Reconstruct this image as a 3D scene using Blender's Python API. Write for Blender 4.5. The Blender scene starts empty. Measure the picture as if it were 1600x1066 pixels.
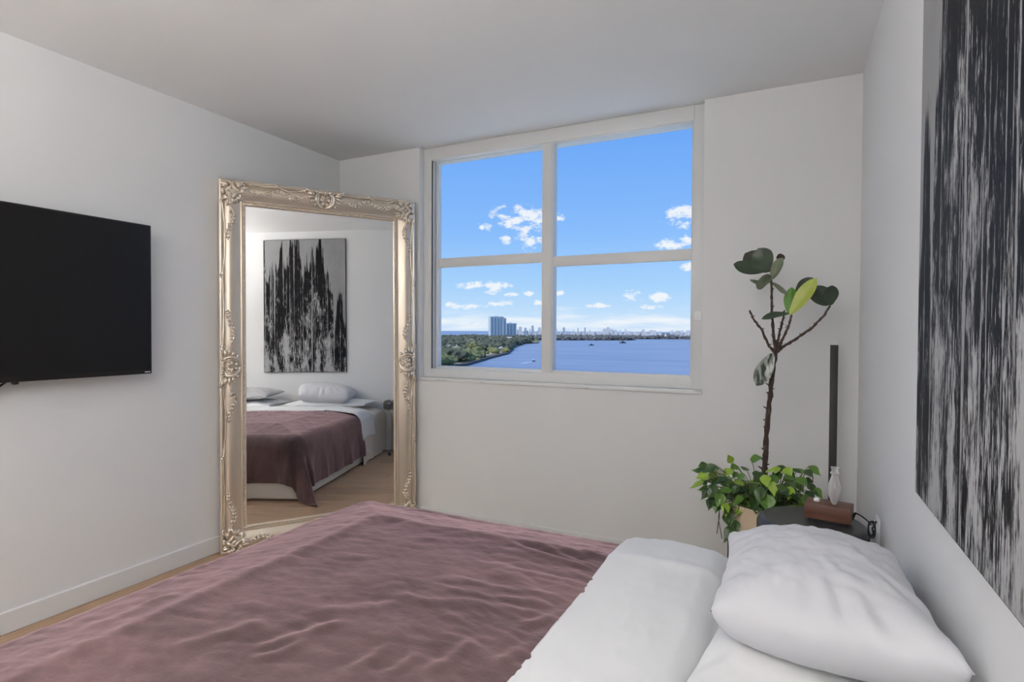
import bpy, bmesh, math, random
import numpy as np
from mathutils import Vector, Matrix, Quaternion

random.seed(7)
RNG = np.random.default_rng(11)
scn = bpy.context.scene
COL = scn.collection

# ------------------------------------------------------------------ camera
CAM = np.array([2.8718, -3.0778, 1.25])
FPX = 884.4
YAW, PITCH, ROLL = math.radians(26.08), math.radians(1.007), math.radians(0.266)
_f = np.array([-math.sin(YAW) * math.cos(PITCH), math.cos(YAW) * math.cos(PITCH), -math.sin(PITCH)])
_r0 = np.array([math.cos(YAW), math.sin(YAW), 0.0])
_u0 = np.cross(_r0, _f)
_r = _r0 * math.cos(ROLL) + _u0 * math.sin(ROLL)
_u = -_r0 * math.sin(ROLL) + _u0 * math.cos(ROLL)
cd = bpy.data.cameras.new('camera')
cd.sensor_fit = 'HORIZONTAL'; cd.sensor_width = 36.0; cd.lens = 36.0 * FPX / 1600.0
cd.clip_start = 0.02; cd.clip_end = 200000
cam = bpy.data.objects.new('camera', cd); COL.objects.link(cam)
cam.matrix_world = Matrix(((_r[0], _u[0], -_f[0], CAM[0]), (_r[1], _u[1], -_f[1], CAM[1]), (_r[2], _u[2], -_f[2], CAM[2]), (0, 0, 0, 1)))
scn.camera = cam

def direction(px, py):
    d = _f + _r * (px - 800) / FPX - _u * (py - 533) / FPX
    return d / np.linalg.norm(d)
def at(px, py, ax, v):
    """point of the sight line through a pixel where coordinate ax equals v"""
    d = direction(px, py)
    return CAM + d * ((v - CAM[ax]) / d[ax])

# ------------------------------------------------------------------ view, sky, sun
scn.view_settings.view_transform = 'Standard'
scn.view_settings.look = 'None'
scn.view_settings.exposure = 0.0
scn.view_settings.gamma = 1.0
scn.view_settings.use_curve_mapping = False

def build_sky():
    w = bpy.data.worlds.new('sky'); scn.world = w; w.use_nodes = True
    nt = w.node_tree; nt.nodes.clear(); N = nt.nodes; L = nt.links
    def n(t, **k):
        x = N.new(t)
        for a, b in k.items(): setattr(x, a, b)
        return x
    def math_(op, a, b=None, c=None):
        x = n('ShaderNodeMath', operation=op)
        for i, v in enumerate((a, b, c)):
            if v is None: continue
            if isinstance(v, (int, float)): x.inputs[i].default_value = v
            else: L.new(v, x.inputs[i])
        return x.outputs[0]
    out = n('ShaderNodeOutputWorld'); bg = n('ShaderNodeBackground'); L.new(bg.outputs[0], out.inputs[0])
    bg.inputs['Strength'].default_value = 1.0
    tc = n('ShaderNodeTexCoord'); sep = n('ShaderNodeSeparateXYZ'); L.new(tc.outputs['Generated'], sep.inputs[0])
    X, Y, Z = sep.outputs
    az = math_('ARCTAN2', X, Y)
    el = math_('ARCSINE', Z)
    ramp = n('ShaderNodeValToRGB'); e = ramp.color_ramp.elements
    stops = [(0.0, (.66, .80, .98)), (0.03, (.56, .76, 1.0)), (0.08, (.40, .66, 1.0)), (0.17, (.26, .52, 1.0)), (0.32, (.165, .405, .96)), (0.6, (.12, .33, .88)), (1.0, (.09, .28, .80))]
    e[0].position, e[0].color = stops[0][0], (*stops[0][1], 1)
    e[1].position, e[1].color = stops[-1][0], (*stops[-1][1], 1)
    for p, c in stops[1:-1]:
        x = e.new(p); x.color = (*c, 1)
    L.new(math_('MAXIMUM', Z, 0.0), ramp.inputs[0])
    # cloud coordinates: azimuth / stretched elevation
    comb = n('ShaderNodeCombineXYZ'); L.new(math_('MULTIPLY', az, 1.0), comb.inputs[0]); L.new(math_('MULTIPLY', el, 1.7), comb.inputs[1])
    nz = n('ShaderNodeTexNoise'); nz.inputs['Scale'].default_value = 42; nz.inputs['Detail'].default_value = 8; nz.inputs['Roughness'].default_value = .62
    L.new(comb.outputs[0], nz.inputs['Vector'])
    big = n('ShaderNodeTexNoise'); big.inputs['Scale'].default_value = 5.5; big.inputs['Detail'].default_value = 3
    L.new(comb.outputs[0], big.inputs['Vector'])
    # scattered cumulus of the whole sky
    gen = math_('SUBTRACT', math_('ADD', math_('MULTIPLY', big.outputs[0], .9), math_('MULTIPLY', nz.outputs[0], .8)), 1.12)
    # individual cumulus clouds over the bay
    blobs = [(815, 343, 40, 15), (842, 340, 26, 14), (762, 356, 11, 6), (828, 378, 20, 11), (790, 376, 7, 5), (1068, 336, 30, 13), (1052, 381, 26, 8), (1080, 378, 16, 9),
             (735, 445, 18, 6), (772, 448, 24, 8), (800, 461, 10, 4), (826, 458, 9, 3), (1030, 465, 28, 6), (987, 461, 15, 6), (1019, 480, 18, 3.5), (744, 480, 16, 4), (712, 479, 14, 5), (1075, 416, 12, 5),
             (785, 474, 16, 4), (838, 474, 14, 4), (935, 478, 20, 3), (728, 505, 8, 3.5), (873, 457, 8, 4), (748, 507, 13, 3.5), (872, 338, 9, 6)]
    best = None
    for (px, py, rx, ry) in blobs:
        d = direction(px, py); a0 = math.atan2(d[0], d[1]); e0 = math.asin(d[2])
        ca = (FPX / math.hypot(FPX, px - 800))
        sa, se = rx / FPX * ca * ca * 1.1, ry / FPX * ca * 1.25
        q = math_('ADD', math_('POWER', math_('DIVIDE', math_('SUBTRACT', az, a0), sa), 2.0), math_('POWER', math_('DIVIDE', math_('SUBTRACT', el, e0), se), 2.0))
        g = math_('SUBTRACT', 1.0, math_('MULTIPLY', q, .6))
        best = g if best is None else math_('MAXIMUM', best, g)
    cum = math_('ADD', math_('MULTIPLY', math_('MAXIMUM', best, -1.5), .38), math_('MULTIPLY', math_('SUBTRACT', nz.outputs[0], .58), 2.0))
    # low cloud bank along the horizon, all round
    st = n('ShaderNodeCombineXYZ'); L.new(math_('MULTIPLY', az, .45), st.inputs[0]); L.new(math_('MULTIPLY', el, 3.2), st.inputs[1])
    n2 = n('ShaderNodeTexNoise'); n2.inputs['Scale'].default_value = 26; n2.inputs['Detail'].default_value = 5; L.new(st.outputs[0], n2.inputs['Vector'])
    bank = math_('SUBTRACT', math_('ADD', math_('MULTIPLY', n2.outputs[0], 1.0), math_('MULTIPLY', math_('SUBTRACT', .034, math_('ABSOLUTE', math_('SUBTRACT', el, .016))), 12.0)), .68)
    dens = math_('MAXIMUM', math_('MAXIMUM', math_('MULTIPLY', gen, 2.0), math_('MULTIPLY', cum, 3.4)), math_('MULTIPLY', bank, 2.6))
    cl = n('ShaderNodeClamp'); L.new(dens, cl.inputs[0]); cl.inputs[2].default_value = .92
    mix = n('ShaderNodeMix', data_type='RGBA'); L.new(cl.outputs[0], mix.inputs[0]); L.new(ramp.outputs[0], mix.inputs[6])
    mix.inputs[7].default_value = (.93, .95, 1.0, 1)
    L.new(mix.outputs[2], bg.inputs[0])
build_sky()

sd = bpy.data.lights.new('sun', 'SUN'); sd.energy = 2.6; sd.angle = math.radians(.53); sd.color = (1, .96, .9)
sun = bpy.data.objects.new('sun', sd); COL.objects.link(sun)
sun.rotation_euler = Vector((.35, .62, -.70)).to_track_quat('-Z', 'Y').to_euler()

FILL_LANTERN_POWER = 3.2      # emission of the added fill lantern, used in its builder
FILL_UPLIGHT_POWER = 300.0  # emission of the added fill uplighter's glowing disc

# ------------------------------------------------------------------ materials
MATS = {}
def mat(name, col, rough=.5, metal=0.0, noise=None, bump=None, sheen=0.0, sheen_tint=None, spec=None, coat=0.0, trans=0.0, sss=0.0, emit=None):
    """noise=(scale, colour2, lo, hi[, stretch]); bump=(scale, strength, distance[, stretch])"""
    m = bpy.data.materials.new(name); m.use_nodes = True; nt = m.node_tree; b = nt.nodes['Principled BSDF']
    b.inputs['Base Color'].default_value = (*col, 1); b.inputs['Roughness'].default_value = rough; b.inputs['Metallic'].default_value = metal
    if spec is not None: b.inputs['Specular IOR Level'].default_value = spec
    if sheen: b.inputs['Sheen Weight'].default_value = sheen; b.inputs['Sheen Roughness'].default_value = .45
    if sheen_tint: b.inputs['Sheen Tint'].default_value = (*sheen_tint, 1)
    if coat: b.inputs['Coat Weight'].default_value = coat
    if trans: b.inputs['Transmission Weight'].default_value = trans
    if emit: b.inputs['Emission Color'].default_value = (*emit[0], 1); b.inputs['Emission Strength'].default_value = emit[1]
    def coords(stretch):
        tc = nt.nodes.new('ShaderNodeTexCoord'); mp = nt.nodes.new('ShaderNodeMapping'); nt.links.new(tc.outputs['Object'], mp.inputs[0])
        if stretch: mp.inputs['Scale'].default_value = stretch
        return mp.outputs[0]
    if noise:
        nz = nt.nodes.new('ShaderNodeTexNoise'); nz.inputs['Scale'].default_value = noise[0]; nz.inputs['Detail'].default_value = 6
        nt.links.new(coords(noise[4] if len(noise) > 4 else None), nz.inputs['Vector'])
        r = nt.nodes.new('ShaderNodeValToRGB'); r.color_ramp.elements[0].position = noise[2]; r.color_ramp.elements[1].position = noise[3]
        r.color_ramp.elements[0].color = (*col, 1); r.color_ramp.elements[1].color = (*noise[1], 1)
        nt.links.new(nz.outputs[0], r.inputs[0]); nt.links.new(r.outputs[0], b.inputs['Base Color'])
    if bump:
        nz = nt.nodes.new('ShaderNodeTexNoise'); nz.inputs['Scale'].default_value = bump[0]; nz.inputs['Detail'].default_value = 5
        nt.links.new(coords(bump[3] if len(bump) > 3 else None), nz.inputs['Vector'])
        bp = nt.nodes.new('ShaderNodeBump'); bp.inputs['Strength'].default_value = bump[1]; bp.inputs['Distance'].default_value = bump[2]
        nt.links.new(nz.outputs[0], bp.inputs['Height']); nt.links.new(bp.outputs[0], b.inputs['Normal'])
    MATS[name] = m
    return m

mat('wall_paint', (.85, .85, .85), .85, bump=(180, .05, .002))
mat('ceiling_paint', (.92, .92, .92), .9, bump=(120, .06, .002))
mat('trim_paint', (.82, .82, .82), .45)
mat('window_vinyl', (.80, .80, .79), .35)
mat('gasket', (.012, .012, .012), .6)
mat('marble', (.84, .84, .83), .25, noise=(9, (.55, .55, .56), .62, .74, (1, 3, 3)))
mat('oak', (.48, .31, .19), .42, noise=(3.2, (.62, .43, .28), .35, .7, (14, 1, 1)), bump=(20, .08, .002, (14, 1, 1)))
mat('oak_pale', (.58, .40, .26), .42, noise=(2.6, (.46, .30, .18), .4, .75, (16, 1, 1)), bump=(20, .08, .002, (14, 1, 1)))
mat('oak_dark', (.40, .25, .15), .42, noise=(3.6, (.54, .37, .24), .35, .7, (15, 1, 1)), bump=(20, .08, .002, (14, 1, 1)))
mat('subfloor', (.12, .09, .07), .9)
mat('champagne', (.70, .60, .49), .32, .62, noise=(6, (.72, .64, .54), .3, .7), bump=(90, .06, .002))
mat('champagne_relief', (.80, .71, .60), .26, .68, bump=(140, .1, .002))
mat('velvet', (.1, .06, .056), .75, bump=(55, .25, .004, (1, 2.2, 1)), sheen=.8, sheen_tint=(.95, .64, .68), spec=.25)
def velvet_nap():
    """brushed nap: broad and fine mottling of the pile"""
    m = MATS['velvet']; nt = m.node_tree; b = nt.nodes['Principled BSDF']
    tc = nt.nodes.new('ShaderNodeTexCoord'); mp_ = nt.nodes.new('ShaderNodeMapping'); mp_.inputs['Scale'].default_value = (1, 1.7, 1); mp_.inputs['Rotation'].default_value = (0, 0, .5)
    nt.links.new(tc.outputs['Object'], mp_.inputs[0])
    ns = []
    for sc, ro in ((1.9, .55), (8.5, .72)):
        z = nt.nodes.new('ShaderNodeTexNoise'); z.inputs['Scale'].default_value = sc; z.inputs['Detail'].default_value = 7; z.inputs['Roughness'].default_value = ro
        nt.links.new(mp_.outputs[0], z.inputs['Vector']); ns.append(z)
    a_ = nt.nodes.new('ShaderNodeMath'); a_.operation = 'MULTIPLY_ADD'; nt.links.new(ns[0].outputs[0], a_.inputs[0]); a_.inputs[1].default_value = .6
    h_ = nt.nodes.new('ShaderNodeMath'); h_.operation = 'MULTIPLY'; nt.links.new(ns[1].outputs[0], h_.inputs[0]); h_.inputs[1].default_value = .4; nt.links.new(h_.outputs[0], a_.inputs[2])
    r = nt.nodes.new('ShaderNodeValToRGB'); e = r.color_ramp.elements; e[0].position, e[0].color = .36, (.056, .035, .033, 1); e[1].position, e[1].color = .66, (.205, .120, .116, 1)
    x = e.new(.50); x.color = (.105, .064, .062, 1)
    nt.links.new(a_.outputs[0], r.inputs[0]); nt.links.new(r.outputs[0], b.inputs['Base Color'])
velvet_nap()
mat('linen', (.86, .86, .86), .8, bump=(30, .16, .004, (1, 1, 1)), sheen=.15)
mat('linen_warm', (.80, .74, .66), .8, bump=(26, .16, .004), sheen=.1)
mat('cotton', (.66, .66, .69), .7, bump=(16, .12, .006), sheen=.12)
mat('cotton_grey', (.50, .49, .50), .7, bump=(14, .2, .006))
mat('base_fabric', (.82, .80, .78), .8, bump=(200, .1, .001))
mat('matte_black', (.018, .018, .018), .55)
mat('table_black', (.038, .038, .040), .34, bump=(300, .05, .001))
mat('screen_black', (.008, .007, .007), .38, spec=.3)
mat('bezel_black', (.004, .004, .004), .5)
mat('logo_grey', (.75, .75, .75), .4)
mat('walnut', (.16, .065, .038), .45, noise=(7, (.09, .036, .022), .35, .65, (1, 1, 9)), bump=(30, .08, .001, (1, 1, 9)))
mat('pot_cream', (.74, .58, .40), .6, noise=(4, (.78, .64, .48), .35, .7))
mat('soil', (.045, .026, .018), .95, noise=(60, (.10, .06, .04), .4, .65), bump=(80, .8, .01))
mat('bark', (.055, .034, .026), .85, noise=(60, (.13, .09, .07), .5, .72), bump=(90, .8, .006))
mat('fig_dark', (.030, .050, .028), .35, noise=(22, (.045, .072, .036), .4, .7))
mat('fig_back', (.17, .21, .13), .5, noise=(25, (.24, .27, .18), .4, .7))
mat('fig_lime', (.38, .46, .07), .4, noise=(18, (.50, .52, .16), .4, .7))
mat('fig_green', (.10, .26, .02), .4)
mat('fig_silver', (.42, .45, .39), .3, noise=(30, (.03, .045, .03), .44, .54, (1.6, 1, .45)))
mat('fig_brown', (.085, .045, .035), .5, noise=(20, (.035, .045, .028), .4, .65))
mat('pothos_dark', (.035, .085, .018), .32, noise=(30, (.055, .12, .022), .4, .7))
mat('pothos_mid', (.085, .19, .022), .32, noise=(30, (.12, .24, .03), .4, .7))
mat('pothos_lime', (.27, .42, .035), .35, noise=(26, (.36, .50, .07), .4, .7))
mat('vine', (.14, .17, .06), .6)
mat('vine_brown', (.07, .055, .035), .7)
mat('outlet_white', (.93, .93, .92), .4)
mat('tower_wall', (.66, .72, .76), .6)
mat('tower_white', (.8, .82, .84), .7)
mat('tower_glass', (.30, .42, .54), .3)
mat('city_white', (.74, .74, .76), .8)  # pale city tones carry the distance haze in their colour
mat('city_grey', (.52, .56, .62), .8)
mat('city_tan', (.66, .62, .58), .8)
mat('grass', (.20, .20, .075), .95, noise=(.012, (.42, .37, .22), .48, .62))
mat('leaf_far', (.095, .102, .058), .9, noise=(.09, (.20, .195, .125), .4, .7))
mat('leaf_far_lit', (.19, .20, .075), .9, noise=(.09, (.36, .33, .12), .4, .7))  # sunlight on some far trees put into a lighter leaf colour
mat('trunk_far', (.08, .06, .045), .9)
mat('mangrove', (.13, .13, .12), .95, noise=(.03, (.24, .22, .20), .4, .7))
mat('sand', (.48, .40, .28), .95)
mat('seawall', (.10, .09, .08), .95)
mat('roof_pale', (.66, .60, .52), .9)
mat('house_wall', (.70, .66, .60), .9)
mat('boat_hull', (.03, .035, .05), .5)
mat('boat_white', (.75, .75, .75), .5)
mat('foam', (.60, .66, .82), .9)
mat('fill_lantern_glow', (.9, .9, .9), .5, emit=((1.0, .975, .94), FILL_LANTERN_POWER))
mat('fill_uplight_glow', (.9, .9, .9), .5, emit=((1.0, .985, .96), FILL_UPLIGHT_POWER))
mat('mirror_silver', (.93, .94, .94), 0.0, 1.0)

def water():
    m = bpy.data.materials.new('bay_water'); m.use_nodes = True; nt = m.node_tree; b = nt.nodes['Principled BSDF']
    tc = nt.nodes.new('ShaderNodeTexCoord'); mp = nt.nodes.new('ShaderNodeMapping'); mp.inputs['Scale'].default_value = (.0028, .013, 1); mp.inputs['Rotation'].default_value = (0, 0, .35)
    nt.links.new(tc.outputs['Object'], mp.inputs[0])
    nz = nt.nodes.new('ShaderNodeTexNoise'); nz.inputs['Scale'].default_value = 1.0; nz.inputs['Detail'].default_value = 8; nz.inputs['Roughness'].default_value = .6
    nt.links.new(mp.outputs[0], nz.inputs['Vector'])
    r = nt.nodes.new('ShaderNodeValToRGB'); r.color_ramp.elements[0].position = .33; r.color_ramp.elements[1].position = .68
    r.color_ramp.elements[0].color = (.245, .285, .38, 1); r.color_ramp.elements[1].color = (.38, .41, .48, 1)
    nt.links.new(nz.outputs[0], r.inputs[0]); nt.links.new(r.outputs[0], b.inputs['Base Color'])
    b.inputs['Roughness'].default_value = .38; b.inputs['Specular IOR Level'].default_value = .6
    MATS['bay_water'] = m
water()

def pane_glass():
    m = bpy.data.materials.new('pane_glass'); m.use_nodes = True; nt = m.node_tree; nt.nodes.clear()
    o = nt.nodes.new('ShaderNodeOutputMaterial'); t = nt.nodes.new('ShaderNodeBsdfTransparent'); g = nt.nodes.new('ShaderNodeBsdfGlossy'); x = nt.nodes.new('ShaderNodeMixShader')
    t.inputs[0].default_value = (.98, .99, .985, 1); g.inputs['Roughness'].default_value = 0.0; x.inputs[0].default_value = .0015
    nt.links.new(t.outputs[0], x.inputs[1]); nt.links.new(g.outputs[0], x.inputs[2]); nt.links.new(x.outputs[0], o.inputs[0])
    MATS['pane_glass'] = m
pane_glass()
def clear_glass():
    m = bpy.data.materials.new('clear_glass'); m.use_nodes = True; nt = m.node_tree; nt.nodes.clear()
    o = nt.nodes.new('ShaderNodeOutputMaterial'); t = nt.nodes.new('ShaderNodeBsdfTransparent'); p = nt.nodes.new('ShaderNodeBsdfPrincipled'); x = nt.nodes.new('ShaderNodeMixShader')
    t.inputs[0].default_value = (.95, .94, .93, 1); p.inputs['Base Color'].default_value = (.95, .93, .92, 1); p.inputs['Roughness'].default_value = .12
    lw = nt.nodes.new('ShaderNodeLayerWeight'); lw.inputs[0].default_value = .35
    mr = nt.nodes.new('ShaderNodeMapRange'); mr.inputs[3].default_value = .25; mr.inputs[4].default_value = .9
    nt.links.new(lw.outputs['Facing'], mr.inputs[0]); nt.links.new(mr.outputs[0], x.inputs[0])
    nt.links.new(t.outputs[0], x.inputs[1]); nt.links.new(p.outputs[0], x.inputs[2]); nt.links.new(x.outputs[0], o.inputs[0])
    MATS['clear_glass'] = m
clear_glass()

# ------------------------------------------------------------------ object helpers
def tag(o, label=None, cat=None, group=None, kind=None):
    if label: o['label'] = label
    if cat: o['category'] = cat
    if group: o['group'] = group
    if kind: o['kind'] = kind
    return o
def empty(name, loc=(0, 0, 0), label=None, cat=None, group=None, kind=None):
    o = bpy.data.objects.new(name, None); COL.objects.link(o); o.location = loc; o.empty_display_size = .1
    return tag(o, label, cat, group, kind)
def base_of(p):
    v = np.zeros(3)
    while p is not None:
        v += np.array(p.location); p = p.parent
    return v
def link_mesh(name, me, m, parent=None, loc=None):
    o = bpy.data.objects.new(name, me); COL.objects.link(o)
    if m and not me.materials: me.materials.append(MATS[m])
    if parent: o.parent = parent
    if loc is not None: o.location = loc
    return o

class MB:
    """collects vertices and faces in world coordinates for ONE mesh object"""
    def __init__(s): s.v = []; s.f = []
    def add(s, v, f):
        k = len(s.v); s.v += [tuple(map(float, p)) for p in v]; s.f += [tuple(i + k for i in q) for q in f]; return s
    def box(s, x0, x1, y0, y1, z0, z1):
        v = [(x, y, z) for x in (x0, x1) for y in (y0, y1) for z in (z0, z1)]
        return s.add(v, [(0, 1, 3, 2), (4, 6, 7, 5), (0, 4, 5, 1), (2, 3, 7, 6), (0, 2, 6, 4), (1, 5, 7, 3)])
    def rbox(s, x0, x1, y0, y1, z0, z1, r=.01, seg=2):
        bm = bmesh.new(); bmesh.ops.create_cube(bm, size=1)
        for v in bm.verts: v.co = Vector(((x0 + x1) / 2 + v.co.x * (x1 - x0), (y0 + y1) / 2 + v.co.y * (y1 - y0), (z0 + z1) / 2 + v.co.z * (z1 - z0)))
        bmesh.ops.bevel(bm, geom=bm.edges[:], offset=r, segments=seg, affect='EDGES', profile=.5)
        bm.verts.index_update()
        s.add([v.co for v in bm.verts], [[v.index for v in f.verts] for f in bm.faces]); bm.free(); return s
    def lathe(s, prof, c=(0, 0, 0), n=32):
        """prof = (radius, z) list; closed with caps where radius is 0"""
        vs = []; fs = []
        for r, z in prof:
            for i in range(n):
                a = 2 * math.pi * i / n; vs.append((c[0] + r * math.cos(a), c[1] + r * math.sin(a), c[2] + z))
        for j in range(len(prof) - 1):
            for i in range(n):
                k = (i + 1) % n; fs.append((j * n + i, j * n + k, (j + 1) * n + k, (j + 1) * n + i))
        return s.add(vs, fs)
    def tube(s, pts, rad, n=8, flat=1.0, nrm=None, cap=True):
        """sweep along pts with radii; flat squeezes the section along nrm"""
        P = [np.array(p, float) for p in pts]; R = rad if hasattr(rad, '__len__') else [rad] * len(P)
        vs = []; fs = []; prev = None
        for i, p in enumerate(P):
            t = P[min(i + 1, len(P) - 1)] - P[max(i - 1, 0)]; t = t / (np.linalg.norm(t) + 1e-12)
            if nrm is not None: b = np.array(nrm, float); b = b - t * (b @ t)
            else:
                b = prev if prev is not None else (np.array((0, 0, 1.0)) if abs(t[2]) < .9 else np.array((1.0, 0, 0)))
                b = b - t * (b @ t)
            b = b / (np.linalg.norm(b) + 1e-12); prev = b; a = np.cross(t, b)
            for k in range(n):
                w = 2 * math.pi * k / n; vs.append(p + R[i] * (a * math.cos(w) + b * math.sin(w) * flat))
        m = len(P)
        for j in range(m - 1):
            for k in range(n):
                q = (k + 1) % n; fs.append((j * n + k, j * n + q, (j + 1) * n + q, (j + 1) * n + k))
        if cap: fs.append(tuple(range(n - 1, -1, -1))); fs.append(tuple((m - 1) * n + k for k in range(n)))
        return s.add(vs, fs)
    def build(s, name, m, parent=None, smooth=False, angle=None):
        b = base_of(parent) if parent else np.zeros(3)
        me = bpy.data.meshes.new(name); me.from_pydata([tuple(np.array(v) - b) for v in s.v], [], s.f); me.validate()
        fix_normals(me)
        if smooth: shade(me, angle)
        return link_mesh(name, me, m, parent)
def fix_normals(me):
    bm = bmesh.new(); bm.from_mesh(me); bmesh.ops.recalc_face_normals(bm, faces=bm.faces[:]); bm.to_mesh(me); bm.free()
def shade(me, angle=None):
    me.polygons.foreach_set('use_smooth', [True] * len(me.polygons))
    if angle: me.set_sharp_from_angle(angle=math.radians(angle))
def grid_obj(name, P, m, parent=None, thick=0.0, smooth=True, closed=False):
    """P: (nu, nv, 3) array of world points -> one sheet"""
    nu, nv, _ = P.shape; b = base_of(parent) if parent else np.zeros(3)
    v = (P.reshape(-1, 3) - b)
    f = [(i * nv + j, (i + 1) * nv + j, (i + 1) * nv + j + 1, i * nv + j + 1) for i in range(nu - 1) for j in range(nv - 1)]
    me = bpy.data.meshes.new(name); me.from_pydata(v.tolist(), [], f)
    if smooth: shade(me)
    o = link_mesh(name, me, m, parent)
    if thick:
        md = o.modifiers.new('thickness', 'SOLIDIFY'); md.thickness = thick; md.offset = -1
    return o

def smooth_path(pts, k=6):
    """Catmull-Rom through the points"""
    P = [np.array(p, float) for p in pts]; P = [2 * P[0] - P[1]] + P + [2 * P[-1] - P[-2]]; Q = []
    for i in range(1, len(P) - 2):
        for j in range(k):
            t = j / k; a, b, c, d = P[i - 1], P[i], P[i + 1], P[i + 2]
            Q.append(.5 * (2 * b + (c - a) * t + (2 * a - 5 * b + 4 * c - d) * t * t + (3 * b - a - 3 * c + d) * t ** 3))
    Q.append(P[-2]); return Q
# value noise on arrays
_TAB = RNG.random((256, 256))
def vnoise(x, y):
    xi = np.floor(x).astype(int); yi = np.floor(y).astype(int); fx = x - xi; fy = y - yi
    fx = fx * fx * (3 - 2 * fx); fy = fy * fy * (3 - 2 * fy)
    g = lambda a, b: _TAB[a % 256, b % 256]
    return (g(xi, yi) * (1 - fx) + g(xi + 1, yi) * fx) * (1 - fy) + (g(xi, yi + 1) * (1 - fx) + g(xi + 1, yi + 1) * fx) * fy - .5
def fbm(x, y, o=4):
    s = 0; a = 1.0
    for k in range(o):
        s = s + a * vnoise(x * 2 ** k + 17 * k, y * 2 ** k + 31 * k); a *= .5
    return s
def sstep(a, b, x):
    t = np.clip((x - a) / (b - a), 0, 1); return t * t * (3 - 2 * t)

# ------------------------------------------------------------------ room shell
W, H = 3.165, 2.449
YB = -4.7
T = .2
WX0, WX1, WZ0 = .685, 2.466, .945            # window opening (reaches the ceiling)
floor = MB().box(-T, W + T, YB - T, T, -.15, -.012).build('floor', 'subfloor'); tag(floor, 'light oak plank floor of the bedroom', kind='structure')
PWID = .19
pk = {}
def plank_mesh(L, m):
    key = (round(L, 3), m)
    if key not in pk:
        me = bpy.data.meshes.new('plank'); b = MB().rbox(0, PWID - .002, 0, L - .002, -.012, 0, .0015, 1)
        me.from_pydata(b.v, [], b.f); me.materials.append(MATS[m]); pk[key] = me
    return pk[key]
nrow = int(math.ceil(W / PWID))
for i in range(nrow):
    x = i * PWID
    y = 0.0 - random.choice((.35, .6, .85, 1.1)); ends = [0.0]
    while y > YB: ends.append(y); y -= 1.22
    ends.append(YB)
    for a, b in zip(ends[:-1], ends[1:]):
        m = random.choice(('oak', 'oak', 'oak_pale', 'oak_dark'))
        o = link_mesh('plank', plank_mesh(a - b, m), None, floor, (x, b, 0))
        if i == nrow - 1: o.scale.x = (W - x) / PWID
wl = MB().box(-T, 0, YB - T, T, -.15, H + T).build('wall_left', 'wall_paint'); tag(wl, 'white painted wall behind the television', kind='structure')
wr = MB().box(W, W + T, YB - T, T, -.15, H + T).build('wall_right', 'wall_paint'); tag(wr, 'white painted wall at the head of the bed', kind='structure')
ww = MB().box(-.01, WX0, 0, T, -.15, H + .05).box(WX1, W + .01, 0, T, -.15, H + .05).box(WX0, WX1, 0, T, -.15, WZ0 - .02).build('wall_window', 'wall_paint'); tag(ww, 'white painted wall around the window', kind='structure')
wb = MB().box(-.01, W + .01, YB - T, YB, -.15, H + .05).build('wall_back', 'wall_paint'); tag(wb, 'white painted wall behind the camera', kind='structure')
ce = MB().box(-T, W + T, YB - T, T, H, H + T).build('ceiling', 'ceiling_paint'); tag(ce, 'flat white ceiling', kind='structure')
def baseboard(name, pts):
    b = MB()
    (x0, x1, y0, y1) = pts
    b.rbox(x0, x1, y0, y1, 0, .092, .003, 1)
    return tag(b.build(name, 'trim_paint', smooth=True, angle=30), 'white baseboard along the foot of the wall', kind='structure')
baseboard('baseboard_left', (-.005, .013, YB, -.0005))
baseboard('baseboard_window', (.013, W - .013, -.013, .005))
baseboard('baseboard_right', (W - .013, W + .005, YB, -.0005))

# ------------------------------------------------------------------ window
win = empty('window_1', (1.575, .1, WZ0), 'white framed sliding window of four panes overlooking the bay', kind='structure')
FY = .047
V = 'window_vinyl'
def wpart(name, *b, m=V, r=.004):
    return MB().rbox(*b, r, 2).build(name, m, win, True, 35)
wpart('frame_jamb', WX0, .748, FY, .17, WZ0, H)
wpart('frame_jamb', 2.402, WX1, FY, .17, WZ0, H)
wpart('frame_head', .74, 2.41, FY - .006, .17, 2.368, H)
wpart('frame_sill', .74, 2.41, FY, .17, WZ0, 1.0)
MB().box(.746, .7505, .050, .060, .955, 2.37).build('gasket', 'gasket', win)
# left sash (outer track) and right sash (inner track)
def sash(x0, x1, y, z0, z1, zr, st0, st1):
    f = MB().rbox(x0, x0 + st0, y, y + .032, z0, z1, .004, 2).rbox(x1 - st1, x1, y, y + .032, z0, z1, .004, 2)
    f.rbox(x0 + st0, x1 - st1, y + .002, y + .032, z0, 1.018, .004, 2).rbox(x0 + st0, x1 - st1, y + .002, y + .032, z1 - .012, z1, .004, 2)
    so = f.build('sash', V, win, True, 35)
    MB().rbox(x0 + st0, x1 - st1, y + .004, y + .030, zr[0], zr[1], .003, 2).build('glazing_bar', V, so, True, 35)
    for a, b in ((1.018, zr[0]), (zr[1], z1 - .012)):
        MB().box(x0 + st0, x1 - st1, y + .014, y + .018, a, b).build('window_pane', 'pane_glass', so)
sash(.757, 1.607, .088, .975, 2.375, (1.668, 1.729), .018, .075)
sash(1.535, 2.408, .053, .975, 2.375, (1.634, 1.694), .072, .010)
wpart('pull_rail', 1.592, 1.600, .047, .056, .99, 2.36, r=.002)
lz = at(1090, 494.5, 1, FY)
wpart('window_latch', lz[0] - .018, lz[0] + .021, FY - .006, FY + .004, lz[2] - .026, lz[2] + .026, m='outlet_white', r=.003)
sl = MB().rbox(WX0 - .004, WX1 + .002, -.010, FY + .06, WZ0 - .021, WZ0, .003, 2).build('trim_1', 'marble', None, True, 35)
tag(sl, 'thin white marble sill under the window', kind='structure')

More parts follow.
